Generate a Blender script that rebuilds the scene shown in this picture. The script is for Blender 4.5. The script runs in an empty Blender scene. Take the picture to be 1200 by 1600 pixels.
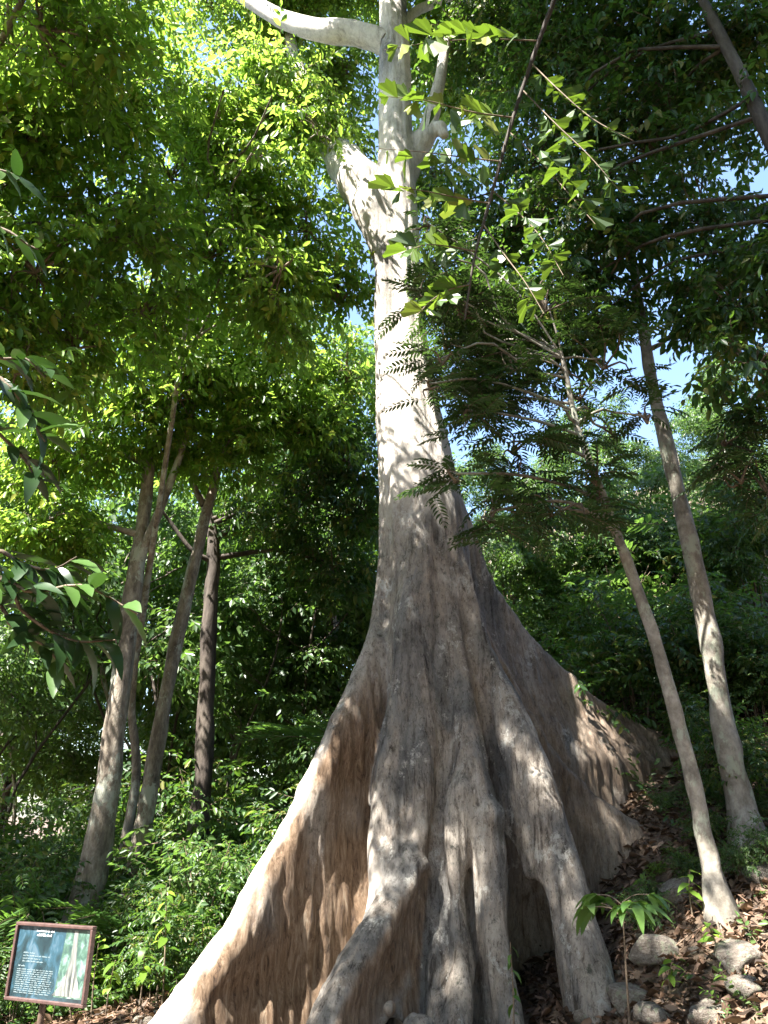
import bpy, math, random
import numpy as np
from mathutils import Vector, Matrix

# ------------------------------------------------------------------ camera, sky, sun, exposure
PITCH = math.radians(22.0)
FPX = 1155.0                       # focal length in pixels of the 1200 x 1600 photograph
CAM = np.array([0.0, 0.0, 1.7])
SUN_AZ = (-0.80, -0.60)            # horizontal direction towards the sun
SUN_EL = math.radians(56)
scene = bpy.context.scene
COL = scene.collection
cam_data = bpy.data.cameras.new('camera')
cam = bpy.data.objects.new('camera', cam_data)
COL.objects.link(cam)
cam.location = CAM
cam.rotation_euler = (math.radians(90) + PITCH, 0, 0)
cam_data.sensor_fit = 'VERTICAL'
cam_data.angle = 2 * math.atan(800 / FPX)
cam_data.clip_start = 0.05
cam_data.clip_end = 3000
scene.camera = cam

_h = math.hypot(*SUN_AZ)
SUN = np.array([SUN_AZ[0] / _h * math.cos(SUN_EL), SUN_AZ[1] / _h * math.cos(SUN_EL), math.sin(SUN_EL)])
world = bpy.data.worlds.new('World')
scene.world = world
world.use_nodes = True
wn = world.node_tree.nodes
wl = world.node_tree.links
bg = wn['Background']
sky = wn.new('ShaderNodeTexSky')
sky.sky_type = 'NISHITA'
sky.sun_disc = False
sky.sun_elevation = SUN_EL
sky.sun_rotation = math.atan2(SUN[0], SUN[1])
sky.air_density = 1.0
sky.dust_density = 1.0
sky.ozone_density = 1.5
wl.new(sky.outputs[0], bg.inputs[0])
bg.inputs[1].default_value = 0.085
sun_data = bpy.data.lights.new('sun', 'SUN')
sun_data.energy = 5.0
sun_data.angle = math.radians(0.5)
sun_data.color = (1.0, 0.955, 0.88)
sun = bpy.data.objects.new('sun', sun_data)
COL.objects.link(sun)
sun.rotation_euler = Vector(SUN).to_track_quat('Z', 'Y').to_euler()
sun.location = (-20, -10, 40)
scene.view_settings.view_transform = 'Standard'
scene.view_settings.look = 'None'
scene.view_settings.gamma = 1.0
scene.view_settings.exposure = 2.8
scene.view_settings.use_curve_mapping = False
scene.cycles.max_bounces = 7
scene.cycles.diffuse_bounces = 4
scene.cycles.glossy_bounces = 2
scene.cycles.transmission_bounces = 4
scene.cycles.use_denoising = True
scene.cycles.sample_clamp_indirect = 6.0

rng = np.random.default_rng(7)
random.seed(7)

# ------------------------------------------------------------------ projection helpers
CP, SP = math.cos(PITCH), math.sin(PITCH)

def P(px, py, Y):
    """point that lies Y metres in front of the camera (horizontally) on the line of sight through a photo pixel"""
    dx, dy = (px - 600) / FPX, (800 - py) / FPX
    d = np.array([dx, CP - dy * SP, SP + dy * CP])
    return CAM + d * (Y / d[1])

def depth(py, Y):
    dy = (800 - py) / FPX
    return Y / (CP - dy * SP)

def smooth(a, b, x):
    t = np.clip((x - a) / (b - a), 0, 1)
    return t * t * (3 - 2 * t)

# ------------------------------------------------------------------ noise
_perm = np.random.default_rng(3).random(65536).astype(np.float32)

def vnoise(x, y, z):
    x = np.asarray(x, np.float32); y = np.asarray(y, np.float32); z = np.asarray(z, np.float32)
    xi, yi, zi = np.floor(x).astype(np.int64), np.floor(y).astype(np.int64), np.floor(z).astype(np.int64)
    fx, fy, fz = x - xi, y - yi, z - zi
    fx = fx * fx * (3 - 2 * fx); fy = fy * fy * (3 - 2 * fy); fz = fz * fz * (3 - 2 * fz)
    def hsh(i, j, k):
        return _perm[(i * 73856093 ^ j * 19349663 ^ k * 83492791) & 65535]
    r = 0
    for a in (0, 1):
        for b in (0, 1):
            for c in (0, 1):
                w = (fx if a else 1 - fx) * (fy if b else 1 - fy) * (fz if c else 1 - fz)
                r = r + w * hsh(xi + a, yi + b, zi + c)
    return r * 2 - 1

# ------------------------------------------------------------------ ground height
def G(x, y):
    x = np.asarray(x, float); y = np.asarray(y, float)
    t = smooth(0.6, 3.2, x)
    hill = t * (0.30 * np.clip(x - 1.2, 0, 25) + 0.28 * np.clip(y - 5.5, 0, 3) + 0.5 * np.clip(y - 8.5, 0, 8)
                + 0.40 * np.clip(y - 16.5, 0, 40))
    left = -(1 - t) * 0.06 * np.clip(y - 9, 0, 60) - 0.12 * np.clip(-2.5 - x, 0, 8)
    n = 0.07 * vnoise(x * 0.9, y * 0.9, x * 0 + 4.2) + 0.04 * vnoise(x * 2.7, y * 2.7, x * 0 + 9.1)
    return -0.3 + hill + left + n

# ------------------------------------------------------------------ mesh building
class MB:
    """collects arrays of vertices and faces that become ONE mesh"""
    def __init__(self):
        self.V, self.F, self.M, self.A, self.n = [], [], [], [], 0
    def add(self, V, F, mat=0, var=None):
        V = np.asarray(V, np.float32).reshape(-1, 3)
        if not isinstance(F, list):
            F = [F]
        for f in F:
            f = np.asarray(f, np.int64)
            if f.size:
                self.F.append(f + self.n)
                self.M.append(np.full(len(f), mat, np.int32))
        self.V.append(V)
        self.A.append(np.full(len(V), 0.5, np.float32) if var is None else np.broadcast_to(np.asarray(var, np.float32), (len(V),)))
        self.n += len(V)
    def mesh(self, name, mats, smooth_shade=True):
        V = np.concatenate(self.V)
        me = bpy.data.meshes.new(name)
        sizes = np.concatenate([np.full(len(f), f.shape[1], np.int32) for f in self.F])
        loops = np.concatenate([f.ravel() for f in self.F]).astype(np.int32)
        starts = np.concatenate([[0], np.cumsum(sizes)[:-1]]).astype(np.int32)
        me.vertices.add(len(V)); me.vertices.foreach_set('co', V.ravel())
        me.loops.add(len(loops)); me.loops.foreach_set('vertex_index', loops)
        me.polygons.add(len(sizes)); me.polygons.foreach_set('loop_start', starts)
        me.polygons.foreach_set('material_index', np.concatenate(self.M))
        me.polygons.foreach_set('use_smooth', np.full(len(sizes), smooth_shade))
        a = me.attributes.new('var', 'FLOAT', 'POINT')
        a.data.foreach_set('value', np.concatenate(self.A).astype(np.float32))
        for m in (mats if isinstance(mats, (list, tuple)) else [mats]):
            me.materials.append(m)
        me.update(calc_edges=True)
        return me

def link(name, data, parent=None, loc=None, label=None, cat=None, group=None, kind=None):
    o = bpy.data.objects.new(name, data)
    COL.objects.link(o)
    if parent is not None:
        o.parent = parent
    if loc is not None:
        o.location = loc
    if label: o['label'] = label
    if cat: o['category'] = cat
    if group: o['group'] = group
    if kind: o['kind'] = kind
    return o

def thing(name, label, cat, loc, group=None):
    return link(name, None, None, loc, label, cat, group)

def copy_tree(o, parent=None):
    c = o.copy()
    COL.objects.link(c)
    c.parent = parent
    for ch in o.children:
        copy_tree(ch, c)
    return c

def tube(mb, pts, radii, sides=8, mat=0, var=0.5, cap=True, wob=0.0, seed=0):
    pts = np.asarray(pts, float); n = len(pts)
    radii = np.broadcast_to(np.asarray(radii, float), (n,))
    T = np.gradient(pts, axis=0)
    T /= np.linalg.norm(T, axis=1, keepdims=True) + 1e-9
    ref = np.array([1.0, 0, 0]) if abs(T[0][0]) < 0.8 else np.array([0, 1.0, 0])
    N = np.cross(T, ref); N /= np.linalg.norm(N, axis=1, keepdims=True) + 1e-9
    B = np.cross(T, N)
    a = np.linspace(0, 2 * math.pi, sides, endpoint=False)
    rr = radii[:, None] * np.ones((1, sides))
    if wob:
        rr = rr * (1 + wob * vnoise(np.cos(a)[None] * 1.6 + seed, np.sin(a)[None] * 1.6 + 5, np.arange(n)[:, None] * 0.35))
    V = pts[:, None] + rr[..., None] * (np.cos(a)[None, :, None] * N[:, None] + np.sin(a)[None, :, None] * B[:, None])
    i, j = np.meshgrid(np.arange(n - 1), np.arange(sides), indexing='ij')
    j2 = (j + 1) % sides
    F = np.stack([i * sides + j, i * sides + j2, (i + 1) * sides + j2, (i + 1) * sides + j], -1).reshape(-1, 4)
    mb.add(V.reshape(-1, 3), F, mat, var)
    if cap:
        k = mb.n
        mb.add(np.vstack([V[-1], pts[-1:] + T[-1:] * radii[-1] * 0.4]),
               np.array([[q, (q + 1) % sides, sides] for q in range(sides)]), mat, var)

def curve(pts, n):
    """smooth curve (Catmull-Rom) through the given points"""
    p = np.asarray(pts, float)
    p = np.vstack([2 * p[0] - p[1], p, 2 * p[-1] - p[-2]])
    out = []
    segs = len(p) - 3
    for t in np.linspace(0, segs, n):
        k = min(int(t), segs - 1); u = t - k
        a, b, c, d = p[k:k + 4]
        out.append(0.5 * ((2 * b) + (c - a) * u + (2 * a - 5 * b + 4 * c - d) * u * u + (3 * b - a - 3 * c + d) * u ** 3))
    return np.array(out)

def rotm(yaw, pitch, roll):
    """matrices for local +X forward, +Z up; arrays of N angles -> (N,3,3)"""
    cy, sy, cp, sp, cr, sr = np.cos(yaw), np.sin(yaw), np.cos(pitch), np.sin(pitch), np.cos(roll), np.sin(roll)
    X = np.stack([cy * cp, sy * cp, sp], -1)
    Y0 = np.stack([-sy, cy, 0 * cy], -1)
    Z0 = np.cross(X, Y0)
    Y = Y0 * cr[..., None] + Z0 * sr[..., None]
    Z = np.cross(X, Y)
    return np.stack([X, Y, Z], -1)

# ------------------------------------------------------------------ materials
def new_mat(name):
    m = bpy.data.materials.new(name)
    m.use_nodes = True
    m.node_tree.nodes.clear()
    return m, m.node_tree.nodes, m.node_tree.links

def ramp(nd, stops):
    r = nd.new('ShaderNodeValToRGB')
    e = r.color_ramp.elements
    while len(e) < len(stops):
        e.new(0.5)
    for el, (p, c) in zip(e, stops):
        el.position = p
        el.color = (*c, 1)
    return r

def mixc(nd, ln, fac, a, b, mode='MIX'):
    m = nd.new('ShaderNodeMix'); m.data_type = 'RGBA'; m.blend_type = mode
    for sock, v in ((m.inputs[0], fac), (m.inputs[6], a), (m.inputs[7], b)):
        if isinstance(v, bpy.types.NodeSocket): ln.new(v, sock)
        elif isinstance(v, tuple): sock.default_value = (*v, 1)
        else: sock.default_value = v
    return m.outputs[2]

def noise_tex(nd, ln, scale, stretch=(1, 1, 1), detail=5, rough=0.6, dist=0.0, coord='Object'):
    tc = nd.new('ShaderNodeTexCoord'); mp = nd.new('ShaderNodeMapping')
    mp.inputs['Scale'].default_value = stretch
    ln.new(tc.outputs[coord], mp.inputs[0])
    n = nd.new('ShaderNodeTexNoise')
    n.inputs['Scale'].default_value = scale; n.inputs['Detail'].default_value = detail
    n.inputs['Roughness'].default_value = rough; n.inputs['Distortion'].default_value = dist
    ln.new(mp.outputs[0], n.inputs['Vector'])
    return n.outputs['Fac']

def leaf_mat(name, stops, trans=(0.20, 0.36, 0.03), tfac=0.46, rough=0.42, spec=0.45):
    m, nd, ln = new_mat(name)
    at = nd.new('ShaderNodeAttribute'); at.attribute_name = 'var'
    r = ramp(nd, stops); ln.new(at.outputs['Fac'], r.inputs[0])
    p = nd.new('ShaderNodeBsdfPrincipled')
    p.inputs['Roughness'].default_value = rough
    p.inputs['Specular IOR Level'].default_value = spec
    ln.new(r.outputs[0], p.inputs['Base Color'])
    t = nd.new('ShaderNodeBsdfTranslucent')
    ln.new(mixc(nd, ln, 0.55, r.outputs[0], trans), t.inputs[0])
    mx = nd.new('ShaderNodeMixShader'); mx.inputs[0].default_value = tfac
    ln.new(p.outputs[0], mx.inputs[1]); ln.new(t.outputs[0], mx.inputs[2])
    o = nd.new('ShaderNodeOutputMaterial'); ln.new(mx.outputs[0], o.inputs[0])
    return m

LEAF = leaf_mat('leaf_fresh', [(0, (0.04, 0.10, 0.012)), (0.55, (0.09, 0.19, 0.022)), (0.93, (0.15, 0.26, 0.035)), (1.0, (0.26, 0.27, 0.04))], (0.44, 0.66, 0.08), 0.58)
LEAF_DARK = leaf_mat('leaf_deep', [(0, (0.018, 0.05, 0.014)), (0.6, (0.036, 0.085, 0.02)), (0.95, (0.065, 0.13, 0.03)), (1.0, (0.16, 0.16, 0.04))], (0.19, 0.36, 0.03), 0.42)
LEAF_FAR = leaf_mat('leaf_forest', [(0, (0.03, 0.07, 0.022)), (0.6, (0.055, 0.115, 0.03)), (1.0, (0.11, 0.17, 0.05))], (0.22, 0.4, 0.05), 0.44)
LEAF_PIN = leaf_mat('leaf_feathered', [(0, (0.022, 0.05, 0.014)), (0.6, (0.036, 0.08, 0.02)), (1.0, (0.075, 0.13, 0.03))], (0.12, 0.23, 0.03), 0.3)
LEAF_PALM = leaf_mat('leaf_fishtail', [(0, (0.03, 0.065, 0.012)), (0.5, (0.05, 0.1, 0.015)), (0.9, (0.13, 0.2, 0.03)), (1.0, (0.25, 0.2, 0.05))], (0.2, 0.32, 0.02), 0.35)
LEAF_BIG = leaf_mat('leaf_broad_glossy', [(0, (0.014, 0.034, 0.012)), (0.6, (0.02, 0.05, 0.014)), (1.0, (0.06, 0.12, 0.025))], (0.08, 0.2, 0.02), 0.16, 0.4, 0.4)
LEAF_FERN = leaf_mat('leaf_frond', [(0, (0.035, 0.09, 0.02)), (0.6, (0.07, 0.15, 0.03)), (1.0, (0.13, 0.21, 0.05))], (0.2, 0.38, 0.04), 0.4)
LITTER = leaf_mat('leaf_litter', [(0, (0.03, 0.02, 0.014)), (0.4, (0.10, 0.06, 0.038)), (0.75, (0.2, 0.125, 0.085)), (1.0, (0.38, 0.28, 0.2))], (0.3, 0.18, 0.08), 0.12, 0.6, 0.25)

def bark_mat(name, light, mid, dark, scale=3.0, stretch=(1, 1, 0.25), bump=0.5, lichen=None, rings=False):
    m, nd, ln = new_mat(name)
    n1 = noise_tex(nd, ln, scale, stretch, 6, 0.65, 0.4)
    n2 = noise_tex(nd, ln, scale * 4.5, stretch, 5, 0.7)
    n3 = noise_tex(nd, ln, 3.0, (1, 1, 0.6), 9, 0.75)
    r = ramp(nd, [(0.30, dark), (0.5, mid), (0.68, light)]); ln.new(n1, r.inputs[0])
    r2 = ramp(nd, [(0.35, (0.45, 0.42, 0.4)), (0.6, (1, 1, 1))]); ln.new(n2, r2.inputs[0])
    c = mixc(nd, ln, 0.7, r.outputs[0], r2.outputs[0], 'MULTIPLY')
    if lichen:
        r3 = ramp(nd, [(0.53, (0, 0, 0)), (0.58, (0.9, 0.9, 0.9))]); ln.new(n3, r3.inputs[0])
        c = mixc(nd, ln, r3.outputs[0], c, lichen)
    p = nd.new('ShaderNodeBsdfPrincipled')
    ln.new(c, p.inputs['Base Color'])
    p.inputs['Roughness'].default_value = 0.8
    p.inputs['Specular IOR Level'].default_value = 0.25
    b = nd.new('ShaderNodeBump'); b.inputs['Strength'].default_value = bump; b.inputs['Distance'].default_value = 0.02
    ln.new(n2, b.inputs['Height'])
    b2 = nd.new('ShaderNodeBump'); b2.inputs['Strength'].default_value = bump; b2.inputs['Distance'].default_value = 0.04
    ln.new(n1, b2.inputs['Height']); ln.new(b.outputs[0], b2.inputs['Normal'])
    ln.new(b2.outputs[0], p.inputs['Normal'])
    o = nd.new('ShaderNodeOutputMaterial'); ln.new(p.outputs[0], o.inputs[0])
    return m

BARK_GREY = bark_mat('bark_grey_brown', (0.38, 0.34, 0.28), (0.22, 0.185, 0.145), (0.075, 0.06, 0.048), 5.5, (1, 1, 0.4), 0.7, (0.33, 0.34, 0.28))
BARK_PALE = bark_mat('bark_pale', (0.38, 0.355, 0.31), (0.26, 0.235, 0.195), (0.11, 0.098, 0.08), 3.0, (1, 1, 0.8), 0.4, (0.3, 0.32, 0.25))
BARK_DARK = bark_mat('bark_dark', (0.12, 0.1, 0.08), (0.075, 0.06, 0.05), (0.03, 0.025, 0.02), 4, (1, 1, 0.3), 0.6)
TWIG = bark_mat('twig_bark', (0.28, 0.22, 0.16), (0.17, 0.13, 0.09), (0.07, 0.05, 0.04), 6, (1, 1, 1), 0.3)

def giant_bark():
    m, nd, ln = new_mat('bark_giant')
    vert = noise_tex(nd, ln, 10.0, (1, 1, 0.15), 9, 0.78, 0.5)
    fine = noise_tex(nd, ln, 42.0, (1, 1, 0.4), 6, 0.8, 0.3)
    patch = noise_tex(nd, ln, 1.7, (1, 1, 0.45), 5, 0.62, 0.6)
    blot = noise_tex(nd, ln, 9.0, (1, 1, 0.55), 10, 0.8)
    base = ramp(nd, [(0.36, (0.12, 0.12, 0.118)), (0.46, (0.21, 0.2, 0.185)), (0.54, (0.30, 0.262, 0.222)), (0.66, (0.42, 0.385, 0.335))])
    ln.new(patch, base.inputs[0])
    st = ramp(nd, [(0.385, (0.14, 0.12, 0.11)), (0.43, (0.6, 0.58, 0.57)), (0.50, (1, 1, 1))]); ln.new(vert, st.inputs[0])
    c = mixc(nd, ln, 0.85, base.outputs[0], st.outputs[0], 'MULTIPLY')
    bl = ramp(nd, [(0.40, (0.5, 0.49, 0.48)), (0.52, (1, 1, 1))]); ln.new(blot, bl.inputs[0])
    c = mixc(nd, ln, 0.7, c, bl.outputs[0], 'MULTIPLY')
    fi = ramp(nd, [(0.40, (0.3, 0.28, 0.26)), (0.46, (1, 1, 1))]); ln.new(fine, fi.inputs[0])
    c = mixc(nd, ln, 0.75, c, fi.outputs[0], 'MULTIPLY')
    lich = noise_tex(nd, ln, 3.2, (1, 1, 0.8), 12, 0.82, 0.2)
    lr = ramp(nd, [(0.555, (0, 0, 0)), (0.60, (1, 1, 1))]); ln.new(lich, lr.inputs[0])
    c = mixc(nd, ln, lr.outputs[0], c, (0.40, 0.39, 0.355))
    mo = ramp(nd, [(0.36, (1, 1, 1)), (0.42, (0, 0, 0))]); ln.new(lich, mo.inputs[0])
    c = mixc(nd, ln, mo.outputs[0], c, (0.07, 0.072, 0.058))
    # raw fibrous brown sides of the buttresses; also stands in for shade at rear right
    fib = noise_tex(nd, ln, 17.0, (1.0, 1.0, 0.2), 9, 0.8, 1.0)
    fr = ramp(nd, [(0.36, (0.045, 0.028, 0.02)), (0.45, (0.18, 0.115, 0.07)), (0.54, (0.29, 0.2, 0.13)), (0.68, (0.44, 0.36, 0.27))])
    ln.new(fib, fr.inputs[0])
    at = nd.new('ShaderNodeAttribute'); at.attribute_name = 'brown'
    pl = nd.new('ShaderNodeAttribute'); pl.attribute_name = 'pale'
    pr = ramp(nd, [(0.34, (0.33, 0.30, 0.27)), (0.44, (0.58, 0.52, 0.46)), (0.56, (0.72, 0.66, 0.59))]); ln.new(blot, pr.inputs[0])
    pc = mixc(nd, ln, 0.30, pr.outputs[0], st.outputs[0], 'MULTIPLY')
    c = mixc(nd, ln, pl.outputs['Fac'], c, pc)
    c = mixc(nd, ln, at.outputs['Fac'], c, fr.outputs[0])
    p = nd.new('ShaderNodeBsdfPrincipled')
    ln.new(c, p.inputs['Base Color'])
    p.inputs['Roughness'].default_value = 0.75
    p.inputs['Specular IOR Level'].default_value = 0.25
    b1 = nd.new('ShaderNodeBump'); b1.inputs['Strength'].default_value = 0.6; b1.inputs['Distance'].default_value = 0.05; ln.new(vert, b1.inputs['Height'])
    b2 = nd.new('ShaderNodeBump'); b2.inputs['Strength'].default_value = 0.8; b2.inputs['Distance'].default_value = 0.03
    ln.new(fine, b2.inputs['Height']); ln.new(b1.outputs[0], b2.inputs['Normal'])
    b3 = nd.new('ShaderNodeBump'); b3.inputs['Distance'].default_value = 0.06
    ln.new(at.outputs['Fac'], b3.inputs['Strength']); ln.new(fib, b3.inputs['Height']); ln.new(b2.outputs[0], b3.inputs['Normal'])
    ln.new(b3.outputs[0], p.inputs['Normal'])
    o = nd.new('ShaderNodeOutputMaterial'); ln.new(p.outputs[0], o.inputs[0])
    return m
BARK_GIANT = giant_bark()

def plain(name, colr, rough=0.6, spec=0.3, var=0.25, scale=12, metallic=0.0, coat=0.0):
    m, nd, ln = new_mat(name)
    n = noise_tex(nd, ln, scale, (1, 1, 1), 4, 0.6)
    lo = tuple(c * (1 - var) for c in colr); hi = tuple(min(1, c * (1 + var)) for c in colr)
    r = ramp(nd, [(0.35, lo), (0.65, hi)]); ln.new(n, r.inputs[0])
    p = nd.new('ShaderNodeBsdfPrincipled')
    ln.new(r.outputs[0], p.inputs['Base Color'])
    p.inputs['Roughness'].default_value = rough; p.inputs['Specular IOR Level'].default_value = spec
    p.inputs['Metallic'].default_value = metallic; p.inputs['Coat Weight'].default_value = coat
    p.inputs['Coat Roughness'].default_value = 0.06
    o = nd.new('ShaderNodeOutputMaterial'); ln.new(p.outputs[0], o.inputs[0])
    return m

def ground_mat():
    m, nd, ln = new_mat('forest_soil')
    n1 = noise_tex(nd, ln, 2.2, (1, 1, 1), 6, 0.65)
    n2 = noise_tex(nd, ln, 14, (1, 1, 1), 6, 0.7)
    r = ramp(nd, [(0.3, (0.05, 0.035, 0.024)), (0.5, (0.13, 0.09, 0.06)), (0.7, (0.24, 0.18, 0.13))]); ln.new(n2, r.inputs[0])
    r2 = ramp(nd, [(0.4, (0.55, 0.5, 0.45)), (0.6, (1, 1, 1))]); ln.new(n1, r2.inputs[0])
    c = mixc(nd, ln, 0.8, r.outputs[0], r2.outputs[0], 'MULTIPLY')
    p = nd.new('ShaderNodeBsdfPrincipled'); ln.new(c, p.inputs['Base Color'])
    p.inputs['Roughness'].default_value = 0.9
    b = nd.new('ShaderNodeBump'); b.inputs['Strength'].default_value = 0.8; b.inputs['Distance'].default_value = 0.05
    ln.new(n2, b.inputs['Height']); ln.new(b.outputs[0], p.inputs['Normal'])
    o = nd.new('ShaderNodeOutputMaterial'); ln.new(p.outputs[0], o.inputs[0])
    return m
ROCK = bark_mat('weathered_stone', (0.36, 0.32, 0.28), (0.24, 0.205, 0.17), (0.11, 0.09, 0.075), 5, (1, 1, 1), 0.9, (0.24, 0.25, 0.18))

# ------------------------------------------------------------------ ground
def build_ground():
    ax = np.unique(np.concatenate([np.linspace(-9, 9, 121), np.linspace(-40, 40, 81), np.linspace(-600, 600, 41)]))
    ay = np.unique(np.concatenate([np.linspace(2, 16, 95), np.linspace(-30, 70, 81), np.linspace(-400, 900, 41)]))
    X, Y = np.meshgrid(ax, ay, indexing='ij')
    Z = G(X, Y)
    n, k = X.shape
    i, j = np.meshgrid(np.arange(n - 1), np.arange(k - 1), indexing='ij')
    F = np.stack([i * k + j, (i + 1) * k + j, (i + 1) * k + j + 1, i * k + j + 1], -1).reshape(-1, 4)
    mb = MB(); mb.add(np.stack([X, Y, Z], -1).reshape(-1, 3), F)
    link('ground', mb.mesh('ground', ground_mat()), kind='structure')
build_ground()

# ------------------------------------------------------------------ the giant buttressed tree
TC = np.array([[-1.0, 0.66], [1.7, 0.60], [3.65, 0.55], [5.3, 0.50], [7.0, 0.32], [8.4, 0.22], [10.8, 0.20], [15.4, 0.17], [20, 0.1]])
TR = np.array([[-1.0, 0.58], [0.5, 0.58], [1.7, 0.60], [2.8, 0.61], [3.65, 0.59], [5.3, 0.56], [6.2, 0.49], [7.2, 0.42], [8.4, 0.365], [10.8, 0.31], [12, 0.285], [15.4, 0.25], [20, 0.18]])
TY = 9.0
def tree_x(z): return np.interp(z, TC[:, 0], TC[:, 1])
def tree_r(z): return np.interp(z, TR[:, 0], TR[:, 1])

# ridge line of each buttress: (photo x, photo y, distance), tip half-thickness
def lin(pix, y0, y1):
    n = len(pix)
    return [(a, b, y0 + (y1 - y0) * i / (n - 1)) for i, (a, b) in enumerate(pix)]
FINS = [
    (lin([(592, 960), (587, 1000), (560, 1080), (530, 1150), (485, 1250), (430, 1350), (385, 1450), (315, 1550), (275, 1600), (215, 1680)], 8.85, 7.3), [0.13, 0.14, 0.15, 0.16, 0.18, 0.2, 0.2, 0.21, 0.22, 0.22], 0.13),
    ([(640, 980, 8.42), (622, 1150, 8.32), (612, 1250, 8.22), (606, 1330, 8.13), (606, 1420, 8.05), (612, 1500, 8.0), (620, 1650, 7.9)], 0.19, 0.16),
    ([(692, 1000, 8.44), (694, 1150, 8.3), (688, 1260, 8.24), (684, 1340, 8.2), (680, 1430, 8.12), (684, 1520, 7.98), (690, 1600, 7.85), (690, 1660, 7.8)], [0.05, 0.06, 0.07, 0.08, 0.12, 0.15, 0.16, 0.16], 0.12),
    ([(657, 950, 8.42), (661, 1100, 8.26), (664, 1220, 8.12), (658, 1300, 8.03), (640, 1368, 7.95), (612, 1418, 7.85), (580, 1466, 7.73), (550, 1518, 7.6), (518, 1578, 7.46), (490, 1650, 7.28)], [0.07, 0.075, 0.08, 0.10, 0.13, 0.15, 0.17, 0.18, 0.18, 0.18], 0.24),
    ([(716, 1040, 8.44), (735, 1190, 8.16), (724, 1240, 8.06), (708, 1330, 8.0), (707, 1400, 7.95), (722, 1500, 7.85), (712, 1600, 7.7), (700, 1660, 7.6)], 0.125, 0.11),
    ([(742, 1170, 8.25), (764, 1270, 8.0), (769, 1350, 7.95), (774, 1450, 7.85), (790, 1550, 7.75), (808, 1640, 7.68)], 0.13, 0.10),
    ([(745, 960, 8.55), (758, 1010, 8.5), (795, 1100, 8.35), (832, 1200, 8.2), (862, 1300, 8.05), (890, 1400, 7.95), (913, 1500, 7.8), (938, 1600, 7.65), (958, 1680, 7.6)], [0.07, 0.1, 0.15, 0.18, 0.19, 0.19, 0.19, 0.19, 0.19], 0.12),
    ([(800, 1090, 9.05), (860, 1190, 9.2), (910, 1243, 9.35), (960, 1278, 9.42), (1020, 1312, 9.45), (1080, 1355, 9.45), (1140, 1420, 9.4)], 0.14, 0.16),
    (lin([(712, 770), (726, 815), (738, 855), (755, 905), (785, 950), (810, 985), (845, 1030), (880, 1062), (920, 1095), (960, 1120), (1040, 1163), (1110, 1195)], 9.15, 10.9), [0.06, 0.08, 0.1, 0.11, 0.12, 0.13, 0.14, 0.15, 0.15, 0.15, 0.15, 0.15], 0.16),
]
BACK = [((-0.75, 0.66), 1.7), ((0.1, 1.0), 1.9)]

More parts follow.
